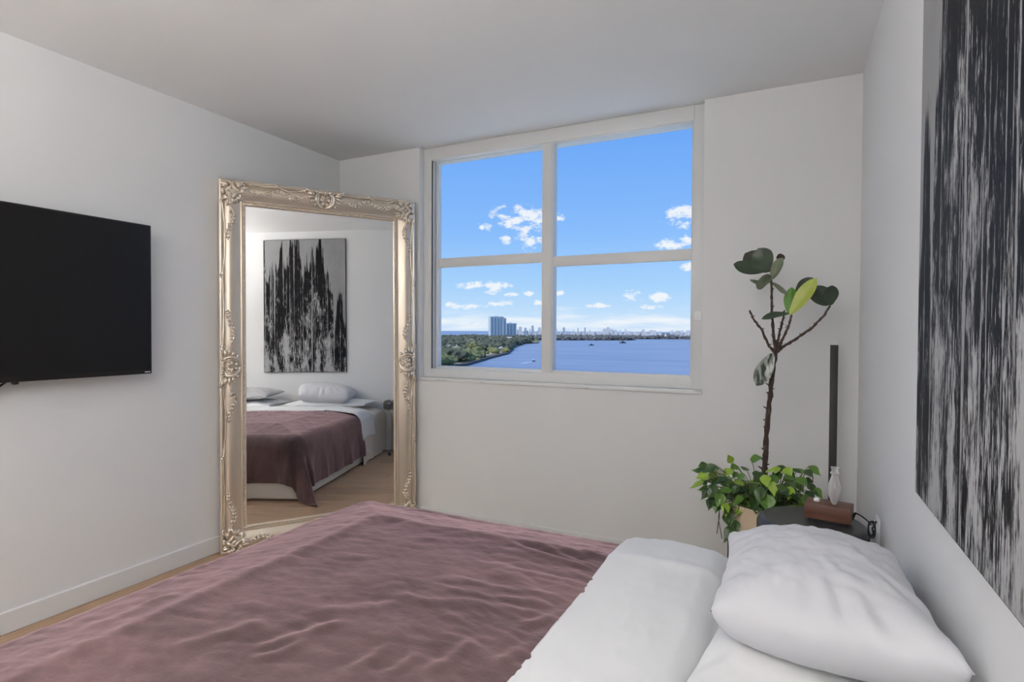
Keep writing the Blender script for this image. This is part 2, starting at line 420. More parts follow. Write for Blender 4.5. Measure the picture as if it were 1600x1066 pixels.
# ------------------------------------------------------------------ standing mirror
MB0 = np.array([.0345, -.9755, 0.0]); MA, ML = math.radians(34.3), math.radians(.83)
ME_ = np.array([math.sin(MA), math.cos(MA), 0]); MNH = np.array([math.cos(MA), -math.sin(MA), 0])
MUP = np.array([0, 0, 1.]) * math.cos(ML) - MNH * math.sin(ML); MN = MNH * math.cos(ML) + np.array([0, 0, 1.]) * math.sin(ML)
MWID, MHT = 1.1375, 2.0895
mir = empty('standing_mirror', MB0 + ME_ * MWID / 2, 'tall standing mirror in an ornate champagne-gold frame leaning across the corner', 'mirror')
def mp(a, b, c=0.0): return MB0 + ME_ * a + MUP * b + MN * c
PROF = [(.0, -.010), (.0, .030), (.004, .037), (.012, .040), (.020, .037), (.025, .029), (.029, .031), (.040, .037), (.055, .038), (.072, .033), (.090, .024), (.104, .016), (.110, .014), (.112, .019), (.117, .020), (.119, .015), (.1215, .011), (.131, .010), (.133, .012), (.136, .010), (.138, .001), (.134, -.010)]
def frame_side(c0, c1, inv0, inv1):
    """mitred moulding from corner c0 to c1 (frame plane coordinates), inv = inward diagonals"""
    b = MB(); vs = []
    for c, iv in ((c0, inv0), (c1, inv1)):
        for d, h in PROF: vs.append(mp(c[0] + iv[0] * d, c[1] + iv[1] * d, h))
    n = len(PROF); fs = [(i, (i + 1) % n, n + (i + 1) % n, n + i) for i in range(n)] + [tuple(range(n)), tuple(range(2 * n - 1, n - 1, -1))]
    b.add(vs, fs); return b
cs = [(0, 0), (MWID, 0), (MWID, MHT), (0, MHT)]; iv = [(1, 1), (-1, 1), (-1, -1), (1, -1)]
for k in range(4):
    q = (k + 1) % 4
    frame_side(cs[k], cs[q], iv[k], iv[q]).build('frame_moulding', 'champagne', mir, True, 28)
# silvered glass with a shallow bevelled border
gi, bv, dz = .134, .024, .024 * math.tan(math.radians(.75))
g = MB(); x0, x1, y0, y1 = gi, MWID - gi, gi, MHT - gi
o4 = [(x0, y0), (x1, y0), (x1, y1), (x0, y1)]; i4 = [(x0 + bv, y0 + bv), (x1 - bv, y0 + bv), (x1 - bv, y1 - bv), (x0 + bv, y1 - bv)]
g.add([mp(a, b, 0.0) for a, b in i4] + [mp(a, b, dz) for a, b in o4] + [mp(a, b, -.006) for a, b in o4], [(0, 1, 2, 3)] + [(k, 4 + k, 4 + (k + 1) % 4, (k + 1) % 4) for k in range(4)] + [(4 + k, 8 + k, 8 + (k + 1) % 4, 4 + (k + 1) % 4) for k in range(4)] + [(8, 9, 10, 11)])
g.build('mirror_glass', 'mirror_silver', mir)
# beaded inner moulding: too many beads to pick apart
bd = MB()
def bead(a, b):
    r = .0046; vs = []; rings = [(0, 1.0), (.75, .62), (1, 0)]
    c = [mp(a + r * math.cos(t), b + r * math.sin(t), .010) for t in [k * math.pi / 3 for k in range(6)]]
    c += [mp(a + .7 * r * math.cos(t), b + .7 * r * math.sin(t), .010 + .8 * r) for t in [k * math.pi / 3 for k in range(6)]] + [mp(a, b, .010 + 1.15 * r)]
    bd.add(c, [(k, (k + 1) % 6, 6 + (k + 1) % 6, 6 + k) for k in range(6)] + [(6 + k, 6 + (k + 1) % 6, 12) for k in range(6)])
dB = .126
nx, ny = int((MWID - 2 * dB) / .0102), int((MHT - 2 * dB) / .0102)
for k in range(nx + 1):
    a = dB + (MWID - 2 * dB) * k / nx; bead(a, dB); bead(a, MHT - dB)
for k in range(1, ny):
    b = dB + (MHT - 2 * dB) * k / ny; bead(dB, b); bead(MWID - dB, b)
tag(bd.build('bead_border', 'champagne_relief', mir, True), kind='stuff')

def hprof(d):
    ds = [p[0] for p in PROF[1:-1]]; hs = [p[1] for p in PROF[1:-1]]; return float(np.interp(d, ds, hs))
class Orn:
    """relief ornament laid on the moulding: local p along, q outward-to-inward distance"""
    def __init__(s, fn, k=1.0): s.fn = fn; s.b = MB(); s.k = k
    def sweep(s, pts, rad, lift=.4, n=7, flat=.8):
        P = []; R = [r * s.k for r in (rad if hasattr(rad, '__len__') else [rad] * len(pts))]
        for (p, q), r in zip(pts, R):
            a, b, d = s.fn(p, q); P.append(mp(a, b, hprof(max(0, min(.134, d))) + lift * r))
        s.b.tube(P, R, n, flat * 1.25, MN)
    def leaf(s, p, q, ang, L, w, curl=.5, lift=.6):
        pts = []; R = []
        for k in range(7):
            t = k / 6; a = ang + curl * t * t
            pts.append((p + L * t * math.cos(ang + curl * t * .5), q + L * t * math.sin(ang + curl * t * .5))); R.append(max(.0008, w * math.sin(math.pi * (.12 + .86 * t)) ** .8))
        s.sweep(pts, R, lift)
    def scroll(s, p, q, r, a0, turns, w, hand=1, lift=.6):
        pts = []; R = []; n = int(12 * abs(turns)) + 4
        for k in range(n):
            t = k / (n - 1); a = a0 + hand * turns * 2 * math.pi * t; rr = r * (1 - .72 * t)
            pts.append((p + rr * math.cos(a), q + rr * math.sin(a))); R.append(w * (1 - .45 * t))
        s.sweep(pts, R, lift); s.dome(pts[-1][0], pts[-1][1], w * 1.15)
    def dome(s, p, q, r, lift=.2, sy=1.0):
        a, b, d = s.fn(p, q); c = hprof(max(0, min(.134, d))); vs = []; fs = []; n = 8
        for (k, z) in ((1.0, 0.0), (.8, .6), (.42, .92)):
            for i in range(n):
                t = 2 * math.pi * i / n; vs.append(mp(a + r * k * math.cos(t), b + r * k * sy * math.sin(t), c + z * r))
        vs.append(mp(a, b, c + r * 1.02))
        for j in range(2):
            for i in range(n): fs.append((j * n + i, j * n + (i + 1) % n, (j + 1) * n + (i + 1) % n, (j + 1) * n + i))
        for i in range(n): fs.append((2 * n + i, 2 * n + (i + 1) % n, 3 * n))
        s.b.add(vs, fs)
    def build(s, name): return s.b.build(name, 'champagne_relief', mir, True, 70)
# side coordinate maps: p runs along the side, q from the outer edge inwards
def side_map(side, p0, flip=1):
    if side == 'top': return lambda p, q: (p0 + flip * p, MHT - q, q)
    if side == 'bottom': return lambda p, q: (p0 + flip * p, q, q)
    if side == 'left': return lambda p, q: (q, p0 + flip * p, q)
    return lambda p, q: (MWID - q, p0 + flip * p, q)
def corner_map(cx, cy, sx, sy):
    def fn(p, q):
        a, b = cx + sx * p, cy + sy * q; return a, b, min(max(0, p), max(0, q))
    return fn
def corner_orn(cx, cy, sx, sy):
    o = Orn(corner_map(cx, cy, sx, sy), 1.3); c = .068
    # hollow lozenge with a raised rim, ribbed like a shell
    loz = [(c + .040, c), (c, c + .040), (c - .040, c), (c, c - .040)]
    for k in range(4):
        a, b = loz[k], loz[(k + 1) % 4]
        o.sweep([(a[0] + (b[0] - a[0]) * t - .006 * math.sin(math.pi * t) * ((a[0] + b[0]) / 2 - c) / .02, a[1] + (b[1] - a[1]) * t - .006 * math.sin(math.pi * t) * ((a[1] + b[1]) / 2 - c) / .02) for t in (0, .25, .5, .75, 1)], [.004, .0065, .0075, .0065, .004], .8)
    for k in range(5):
        t = (k - 2) * .22; o.sweep([(c - .016, c - .016), (c + .022 * math.cos(.785 + t), c + .022 * math.sin(.785 + t))], [.0025, .004], .2)
    # acanthus leaves round it
    for k in range(16):
        an = 2 * math.pi * k / 16 + .1; r0 = .036 + .006 * (k % 2)
        L = .030 if k % 2 else .038
        pp, qq = c + r0 * math.cos(an), c + r0 * math.sin(an)
        ex, ey = pp + L * math.cos(an), qq + L * math.sin(an)
        sc = 1.0
        if ex < .006 or ey < .006: sc = .6
        o.leaf(pp, qq, an + (.35 if k % 2 else -.25), L * sc, .0085, .9 if k % 2 else -.7, .9)
    # scrolls reaching along both sides
    for sw in (0, 1):
        m = (lambda p, q: (p, q)) if not sw else (lambda p, q: (q, p))
        for (p, q, r, a0, tr, w, hd) in ((.128, .022, .015, 2.2, 1.1, .0055, 1), (.118, .098, .012, -2.0, 1.0, .0048, -1)):
            x, y = m(p, q); o.scroll(x, y, r, a0 if not sw else math.pi / 2 - a0, tr, w, hd if not sw else -hd, .9)
        for (p, q, an, L) in ((.110, .045, .2, .045), (.112, .066, -.1, .040), (.10, .085, .5, .032), (.020, .020, .8, .02)):
            x, y = m(p, q); o.leaf(x, y, an if not sw else math.pi / 2 - an, L, .0075, -.6 if not sw else .6, .9)
    return o.build('corner_ornament')
for (cx, cy, sx, sy) in ((0, 0, 1, 1), (MWID, 0, -1, 1), (MWID, MHT, -1, -1), (0, MHT, 1, -1)): corner_orn(cx, cy, sx, sy)
def centre_orn(side, p0):
    o = Orn(side_map(side, p0), 1.3); c = .058
    for s_ in (-1, 1):
        # horseshoe band
        for rr, w in ((.052, .0075), (.040, .0045)):
            o.sweep([(s_ * rr * math.sin(t), c - .002 + rr * .95 * math.cos(t)) for t in np.linspace(0.05, 2.35, 12)], [w * (.75 + .25 * math.sin(k / 11 * math.pi)) for k in range(12)], .8)
        o.scroll(s_ * .042, .022, .014, 1.57, 1.2, .006, s_, .9)
        # inner rosette and shell
        o.leaf(s_ * .004, c + .020, math.pi / 2 - s_ * 1.0 - math.pi / 2 * 0, .024, .008, s_ * .8, 1.0)
        o.leaf(s_ * .004, c - .004, -math.pi / 2 + s_ * .9, .026, .008, s_ * .5, 1.0)
        o.leaf(s_ * .010, c + .004, 0 if s_ > 0 else math.pi, .022, .009, s_ * .5, 1.0)
        for k, (p, q, an, L, w) in enumerate(((.058, .030, .15, .045, .009), (.062, .045, .45, .045, .008), (.060, .062, .75, .032, .008), (.072, .018, -.05, .05, .007), (.050, .085, 1.1, .022, .007))):
            o.leaf(s_ * p, q, an if s_ > 0 else math.pi - an, L, w, -.7 * s_, .9)
        o.scroll(s_ * .108, .024, .013, 2.4 if s_ > 0 else .74, 1.0, .005, s_, .9)
    for k in range(5):
        t = (k - 2) * .30; o.leaf(.010 * (k - 2), .010, math.pi / 2 + t * -.6, .022, .006, 0, .9)
    for k in range(5): o.dome((k - 2) * .011, c + .052 - .003 * abs(k - 2), .006 - .0006 * abs(k - 2))
    return o.build('centre_ornament')
for sd_, p_ in (('top', MWID / 2), ('bottom', MWID / 2), ('left', MHT / 2), ('right', MHT / 2)): centre_orn(sd_, p_)
def spray(side, p0, flip, L=.17):
    """little floral branch"""
    o = Orn(side_map(side, p0, flip), 1.15); n = 9
    stem = [(L * t, .058 + .016 * math.sin(t * 5.0)) for t in np.linspace(0, 1, n)]
    o.sweep(stem, [.0042 - .002 * k / n for k in range(n)], .5)
    for k in range(1, n):
        p, q = stem[k]
        for s_ in (-1, 1):
            o.leaf(p, q, s_ * (.75 + .1 * (k % 3)), .024 - .0009 * k, .0058, -s_ * .7, .5)
    p, q = stem[5]
    for k in range(6):
        a = k * math.pi / 3; o.dome(p + .009 * math.cos(a), q + .009 * math.sin(a), .0058)
    o.dome(p, q, .0055, .5)
    for k in range(3): o.dome(L + .006 + .006 * k, .058 + .016 * math.sin(5.0) + .004 * (k - 1), .0042)
    return o.build('leaf_spray')
for sd_, LN in (('top', MWID), ('bottom', MWID), ('left', MHT), ('right', MHT)):
    ls = .17 if LN > 1.5 else .17
    spray(sd_, .15, 1, ls); spray(sd_, LN - .15, -1, ls)
    spray(sd_, LN / 2 - .125, -1, ls if LN > 1.5 else .13); spray(sd_, LN / 2 + .125, 1, ls if LN > 1.5 else .13)
# undulating raised lip along the outer edge, with a knot in the middle of each run
def lip(side, p0, p1):
    o = Orn(side_map(side, 0)); n = 28; L = p1 - p0
    for a, b in ((0, .5), (.5, 1)):
        pts = []
        for t in np.linspace(a, b, n):
            u = (t - a) / (b - a); pts.append((p0 + L * t, .018 + .010 * math.sin(math.pi * u) - .004 * math.sin(2 * math.pi * t)))
        o.sweep(pts, [.0050] * n, .6)
    o.dome(p0 + L * .5, .012, .010); o.dome(p0 + L * .5 + .012, .014, .006); o.dome(p0 + L * .5 - .012, .014, .006)
    return o.build('scalloped_lip')
for sd_, LN in (('top', MWID), ('bottom', MWID), ('left', MHT), ('right', MHT)):
    lip(sd_, .14, LN / 2 - .11); lip(sd_, LN / 2 + .11, LN - .14)

# ------------------------------------------------------------------ television
TVY0, TVY1, TVZ0, TVZ1 = -2.625, -1.378, 1.036, 1.752
tv = empty('television', (.05, (TVY0 + TVY1) / 2, TVZ0), 'large black flat screen television mounted on the left wall', 'television')
bz = MB().rbox(.072, .092, TVY0, TVY1, TVZ0, TVZ1, .003, 2).build('bezel', 'bezel_black', tv, True, 35)
MB().box(.0915, .0925, TVY0 + .008, TVY1 - .008, TVZ0 + .022, TVZ1 - .008).build('screen', 'screen_black', tv)
MB().rbox(.045, .074, TVY0 + .2, TVY1 - .2, TVZ0 + .06, TVZ1 - .2, .012, 2).build('back_housing', 'bezel_black', tv, True, 35)
MB().rbox(-.002, .05, (TVY0 + TVY1) / 2 - .2, (TVY0 + TVY1) / 2 + .2, 1.25, 1.6, .005, 1).build('wall_bracket', 'matte_black', tv, True, 35)
MB().rbox(.066, .088, -1.925, -1.905, TVZ0 - .010, TVZ0 + .004, .003, 1).build('sensor_bump', 'bezel_black', bz, True, 35)
MB().box(.0919, .0929, TVY1 - .034, TVY1 - .018, TVZ0 + .0065, TVZ0 + .0115).build('maker_mark', 'logo_grey', bz)
MB().box(.0919, .0929, TVY1 - .016, TVY1 - .008, TVZ0 + .0070, TVZ0 + .0115).build('maker_mark', 'logo_grey', bz)
cb = MB().tube([(.055, -1.90, 1.10), (.055, -1.93, 1.04), (.048, -1.985, .995), (.04, -2.06, .93), (.02, -2.12, .80), (.012, -2.14, .6), (.012, -2.14, .33)], .0045, 8).build('power_cord', 'matte_black', tv, True)

# ------------------------------------------------------------------ paintings: generic streaked abstract
def painting_mat():
    m = bpy.data.materials.new('streaked_paint'); m.use_nodes = True; nt = m.node_tree; b = nt.nodes['Principled BSDF']; L = nt.links
    def n(t, **k):
        x = nt.nodes.new(t)
        for a, c in k.items(): setattr(x, a, c)
        return x
    def ma(op, a, c=None, d=None):
        x = n('ShaderNodeMath', operation=op)
        for i, v in enumerate((a, c, d)):
            if v is None: continue
            if isinstance(v, (int, float)): x.inputs[i].default_value = v
            else: L.new(v, x.inputs[i])
        return x.outputs[0]
    tc = n('ShaderNodeTexCoord'); sp = n('ShaderNodeSeparateXYZ'); L.new(tc.outputs['Object'], sp.inputs[0])
    u = ma('MULTIPLY', sp.outputs[1], -1.0 / .956); v = ma('MULTIPLY', sp.outputs[2], 1.0 / 1.492)
    def noise(su, sv, det=5, off=0.0, rough=.6):
        c = n('ShaderNodeCombineXYZ'); L.new(ma('MULTIPLY_ADD', u, su, off), c.inputs[0]); L.new(ma('MULTIPLY', v, sv), c.inputs[1])
        z = n('ShaderNodeTexNoise'); z.inputs['Scale'].default_value = 1; z.inputs['Detail'].default_value = det; z.inputs['Roughness'].default_value = rough; L.new(c.outputs[0], z.inputs['Vector'])
        return z.outputs[0]
    def smooth(lo, hi, x):
        r = n('ShaderNodeMapRange', interpolation_type='SMOOTHSTEP'); r.inputs[1].default_value = lo; r.inputs[2].default_value = hi; L.new(x, r.inputs[0]); return r.outputs[0]
    ragged = ma('MULTIPLY', ma('SUBTRACT', noise(11, .35, 3, 5.0), .5), 1.5)
    rough_ = ma('MULTIPLY', ma('SUBTRACT', noise(22, 9, 6, 2.0), .5), .22)
    # poured paint: a ragged skyline of runs that reach up the canvas to different heights
    lim = ma('ADD', .40, ma('MULTIPLY', ma('MINIMUM', u, .34), 1.5))
    band = smooth(-.02, .04, ma('SUBTRACT', ma('ADD', ma('ADD', lim, ragged), rough_), v))
    streak = noise(38, .55, 3, 3.0)
    fine = noise(120, 16.0, 5, 7.0, .75)
    blot = noise(8, 3.0, 6, 21.0, .72)
    drip = smooth(.555, .60, ma('ADD', ma('MULTIPLY', streak, .72), ma('MULTIPLY', fine, .30)))
    thr = ma('MULTIPLY', ma('SUBTRACT', .45, v), .14)
    patch = smooth(.535, .60, ma('ADD', ma('ADD', ma('MULTIPLY', blot, .62), ma('MULTIPLY', fine, .40)), thr))
    light = ma('MAXIMUM', ma('MULTIPLY', drip, .75), patch)
    ink = ma('MULTIPLY', band, ma('SUBTRACT', 1.0, ma('MULTIPLY', light, .92)))
    # grey ground with faint runs of thin paint
    runs = smooth(.60, .72, noise(60, .8, 3, 40.0))
    ink = ma('MAXIMUM', ink, ma('MULTIPLY', runs, .22))
    mix = n('ShaderNodeMix', data_type='RGBA'); L.new(ink, mix.inputs[0])
    gr = n('ShaderNodeMix', data_type='RGBA'); gr.inputs[6].default_value = (.22, .22, .225, 1); gr.inputs[7].default_value = (.56, .56, .57, 1); L.new(ma('ADD', ma('MULTIPLY', noise(3, 3, 6, 60), .7), ma('MULTIPLY', band, .35)), gr.inputs[0])
    L.new(gr.outputs[2], mix.inputs[6]); mix.inputs[7].default_value = (.006, .006, .008, 1)
    L.new(mix.outputs[2], b.inputs['Base Color']); b.inputs['Roughness'].default_value = .55; b.inputs['Specular IOR Level'].default_value = .12
    bp = n('ShaderNodeBump'); bp.inputs['Strength'].default_value = .15; bp.inputs['Distance'].default_value = .002; L.new(fine, bp.inputs['Height']); L.new(bp.outputs[0], b.inputs['Normal'])
    MATS['streaked_paint'] = m
painting_mat()
PY, PZ0, PW, PH = -1.437, .868, .956, 1.492
PX = W - .0175
art = empty('painting', (PX, PY, PZ0), 'tall black and grey streaked abstract painting hung over the bed', 'painting')
MB().rbox(PX + .0005, W - .001, PY - PW, PY, PZ0, PZ0 + PH, .0025, 1).build('stretcher_edge', 'matte_black', art)
MB().box(PX, PX + .004, PY - PW + .0045, PY - .0045, PZ0 + .0045, PZ0 + PH - .0045).build('canvas', 'streaked_paint', art)

# ------------------------------------------------------------------ bed
FX, SY, NY = 1.075, -.992, -2.90
HX = W - .022
bed = empty('bed', ((FX + HX) / 2, (SY + NY) / 2, 0), 'king size bed with a white upholstered base and white mattress', 'bed')
def rounded_slab(name, x0, x1, y0, y1, z0, z1, rc, re, m, parent):
    """slab with rounded plan corners and soft edges"""
    b = MB(); prof = []
    for k in range(5): t = k / 4 * math.pi / 2; prof.append((re * (1 - math.sin(t)), z0 + re * (1 - math.cos(t))))
    for k in range(5): t = k / 4 * math.pi / 2; prof.append((re * (1 - math.cos(t)), z1 - re * (1 - math.sin(t))))
    out = []
    for cx, cy, a0 in ((x1 - rc, y1 - rc, 0), (x0 + rc, y1 - rc, 90), (x0 + rc, y0 + rc, 180), (x1 - rc, y0 + rc, 270)):
        for k in range(7):
            a = math.radians(a0 + 90 * k / 6); out.append((cx, cy, math.cos(a), math.sin(a)))
    n = len(out); vs = []; fs = []
    for ins, z in [(prof[0][0], z0)] + prof[1:]:
        for cx, cy, ca, sa in out: vs.append((cx + (rc - ins) * ca, cy + (rc - ins) * sa, z))
    for j in range(len(prof) - 1):
        for i in range(n): fs.append((j * n + i, j * n + (i + 1) % n, (j + 1) * n + (i + 1) % n, (j + 1) * n + i))
    fs.append(tuple(range(n))); fs.append(tuple((len(prof) - 1) * n + i for i in range(n)))
    return b.add(vs, fs).build(name, m, parent, True, 50)
rounded_slab('bed_base', FX + .012, HX, NY + .012, SY - .012, .012, .21, .05, .018, 'base_fabric', bed)
rounded_slab('mattress', FX + .018, HX, NY + .018, SY - .018, .21, .462, .13, .105, 'linen', bed)
for (x, y) in ((FX + .12, SY - .12), (FX + .12, NY + .12), (HX - .12, SY - .12), (HX - .12, NY + .12)):
    MB().lathe([(0, 0), (.028, 0), (.028, .014), (0, .014)], (x, y, 0), 16).build('foot', 'matte_black', bed)

R_ = .12
def ztop(s, t, t2, crown=.052):
    """height of the covers over the mattress: flat plateau sloping to the edges"""
    d = np.minimum(np.minimum(t, t2) - R_, (s - R_) * .9)
    d = np.maximum(d + .02 * fbm(s * 3.1 + 5, t * 3.1, 2) * np.clip(d / .05, 0, 1), 0)
    return .472 + crown * np.clip(d / .24, 0, 1) * (1 - .22 * np.clip(d / .24, 0, 1) ** 6) / .78 * (.78 if True else 1) + .006 * np.exp(-((d - .225) / .03) ** 2)
def drape(S, Tt, lift, zfun, ripple=.012, out=.0, floor_z=.006, seed=0.0, t_near=True):
    """S: distance from the foot edge, Tt: distance from the window-side edge (negative = hanging)"""
    wid = SY - NY
    s_in = np.maximum(S, R_); t_in = np.clip(Tt, R_, wid - R_)
    oS = S - s_in; oT = Tt - t_in
    rho = np.hypot(oS, oT); safe = np.where(rho > 1e-9, rho, 1)
    dS = oS / safe; dT = oT / safe
    arc = R_ * math.pi / 2
    ang = np.minimum(rho, arc) / R_
    gg = R_ * np.sin(ang); hh = R_ * (1 - np.cos(ang)) + np.maximum(rho - arc, 0)
    hang = np.maximum(rho - arc, 0)
    # folds of the hanging part: along the edge and, stronger, where the corner gathers
    phi = np.arctan2(np.abs(dT), np.abs(dS))
    corner = np.clip(np.sin(2 * phi), 0, 1)
    along = np.where(np.abs(oS) > np.abs(oT), Tt, S)
    fold = ripple * sstep(0, .25, hang) * (np.sin(along * 21 + 3 * fbm(along * 2 + seed, hang * 2, 2)) * .6 + 1.4 * fbm(along * 9 + seed, hang * 1.2 + 3, 3))
    fold = fold * (1 - corner) + corner * hang * (.20 + .34 * np.sin(phi * 8.0 + .6))
    gg = gg + np.maximum(fold, -.004 * (1 - corner)) + out * sstep(0, .2, hang) + .02 * hang
    z = zfun(s_in, t_in, wid - t_in) + lift - hh
    under = np.maximum(floor_z - z, 0)
    gg = gg + under * .9
    z = np.where(under > 0, floor_z + .012 * np.abs(np.sin(under * 40 + phi * 6)) * np.minimum(1, under * 30), z)
    x = FX + s_in + dS * gg; y = SY - (t_in + dT * gg)
    return np.stack([x, y, z], -1)
def bed_pt(px, py, z=.518): return at(px, py, 2, z)
FOLDS = [((785, 849), (950, 902), .010, .010), ((842, 857), (955, 897), .009, .009), ((905, 862), (958, 878), .008, .009), ((805, 989), (920, 940), .012, .008), ((830, 1000), (900, 965), .010, .006),
         ((537, 1057), (611, 1012), .012, .006), ((595, 1062), (655, 1026), .010, .006), ((655, 1060), (745, 1003), .012, .006), ((765, 1050), (862, 990), .012, .007),
         ((381, 1026), (545, 972), .014, .010), ((388, 1040), (490, 1000), .012, .007), ((210, 946), (258, 926), .012, .006), ((245, 1026), (430, 970), .016, .006), ((110, 990), (300, 915), .02, .005),
         ((700, 905), (890, 938), .010, .004), ((690, 922), (880, 952), .010, .004), ((760, 880), (900, 915), .010, .005), ((720, 940), (870, 965), .010, .004), ((600, 930), (760, 950), .014, .004), ((480, 960), (640, 945), .018, .005)]
def folds(P):
    z = np.zeros(P.shape[:2])
    for (a, b, w, amp) in FOLDS:
        A = bed_pt(*a)[:2]; B = bed_pt(*b)[:2]; d = B - A; L = np.linalg.norm(d); d = d / L; nn = np.array([-d[1], d[0]])
        q = P[..., :2] - A; al = q @ d; ac = q @ nn + .012 * np.sin(al / L * 3.1)
        w = w * 1.35; amp = amp * .85; ac = ac + .010 * vnoise(al * 9 + a[0], al * 0 + a[1])
        z += amp * np.exp(-(ac / w) ** 2) * sstep(0, .25 * L, al) * (1 - sstep(.75 * L, L, al)) - .45 * amp * np.exp(-((ac - 2.0 * w) / (1.3 * w)) ** 2) * sstep(0, .25 * L, al) * (1 - sstep(.75 * L, L, al))
    return z
# velvet throw
TH1 = 1.312
S, Tt = np.meshgrid(np.linspace(-.285, TH1, 190), np.linspace(-.335, SY - NY + .30, 300), indexing='ij')
# hem and head edge wander a little
edge = sstep(1.05, TH1, S)
S = S + edge * .006 * np.sin(Tt * 2.6)
P = drape(S, Tt, 0.006, ztop, ripple=.020, out=.012, seed=2.0)
flat_ = sstep(.0, .12, S) * sstep(.0, .12, Tt) * (1 - .85 * sstep(TH1 - .09, TH1 - .02, S))
P[..., 2] += flat_ * (folds(P) + .0070 * np.abs(fbm(P[..., 0] * 5 + P[..., 1] * 3, P[..., 1] * 16 - P[..., 0] * 5, 4)) + .006 * np.abs(fbm(P[..., 0] * 3 - P[..., 1] * 2 + 40, P[..., 1] * 11 + P[..., 0] * 9, 4)) + .004 * fbm(P[..., 0] * 4, P[..., 1] * 4, 3))
near_head = sstep(.7, 1.25, S) * sstep(.05, .35, Tt) * (1 - sstep(.9, 1.4, Tt))
P[..., 2] += .010 * near_head * np.abs(fbm(P[..., 0] * 6 + 3 * P[..., 1], P[..., 1] * 30 + P[..., 0] * 6, 3))
throw = grid_obj('throw_blanket', P, 'velvet', None, .006)
tag(throw, 'dusty mauve velvet throw spread over the foot of the bed', 'blanket')
# white sheet turned down over the throw
S, Tt = np.meshgrid(np.linspace(TH1 - .018, TH1 + .345, 50), np.linspace(-.215, SY - NY + .2, 230), indexing='ij')
e0 = 1 - sstep(TH1 - .018, TH1 + .10, S)
S2 = S + .006 * np.sin(Tt * 2.6) * e0 + .010 * fbm(Tt * 3, S * 0, 3) * (1 - e0) - .012 * e0
P = drape(S2, Tt, .038, lambda s, t, t2: ztop(s, t, t2, .024) + .012 * np.exp(-((s - TH1 - .13) / .14) ** 2), ripple=.014, out=.012, seed=7.0)
cr = sstep(-.02, .08, Tt)
endr = sstep(0, .035, S - (TH1 - .018)) * (1 - sstep(TH1 + .31, TH1 + .345, S))
P[..., 2] += cr * (.006 * fbm(P[..., 0] * 10 + P[..., 1] * 2, P[..., 1] * 5, 4) + .004 * np.abs(fbm(P[..., 0] * 22, P[..., 1] * 5, 3))) - (1 - endr) * .009 - .034 * cr * sstep(TH1 + .26, TH1 + .345, S)
top_sheet = grid_obj('turned_down_sheet', P, 'linen', None, .005)
tag(top_sheet, 'white sheet folded back across the bed above the mauve throw', 'sheet')
# under-sheet: lies on the mattress at the head and hangs to the floor on the window side
S, Tt = np.meshgrid(np.linspace(TH1 - .04, HX - FX - .004, 70), np.linspace(-.43, SY - NY + .1, 200), indexing='ij')
hem = .045 * fbm(S * 3 + 4, S * 0 + 1, 3)
P = drape(S, Tt + np.where(Tt < 0, hem, 0), -.004, lambda s, t, t2: .474 + .008 * sstep(R_, .3, np.minimum(t, t2)), ripple=.022, out=-.004, seed=12.0)
P[..., 2] += .003 * fbm(P[..., 0] * 8, P[..., 1] * 7, 3) * sstep(0, .1, Tt)
us = grid_obj('fitted_sheet', P, 'linen_warm', bed, .003)

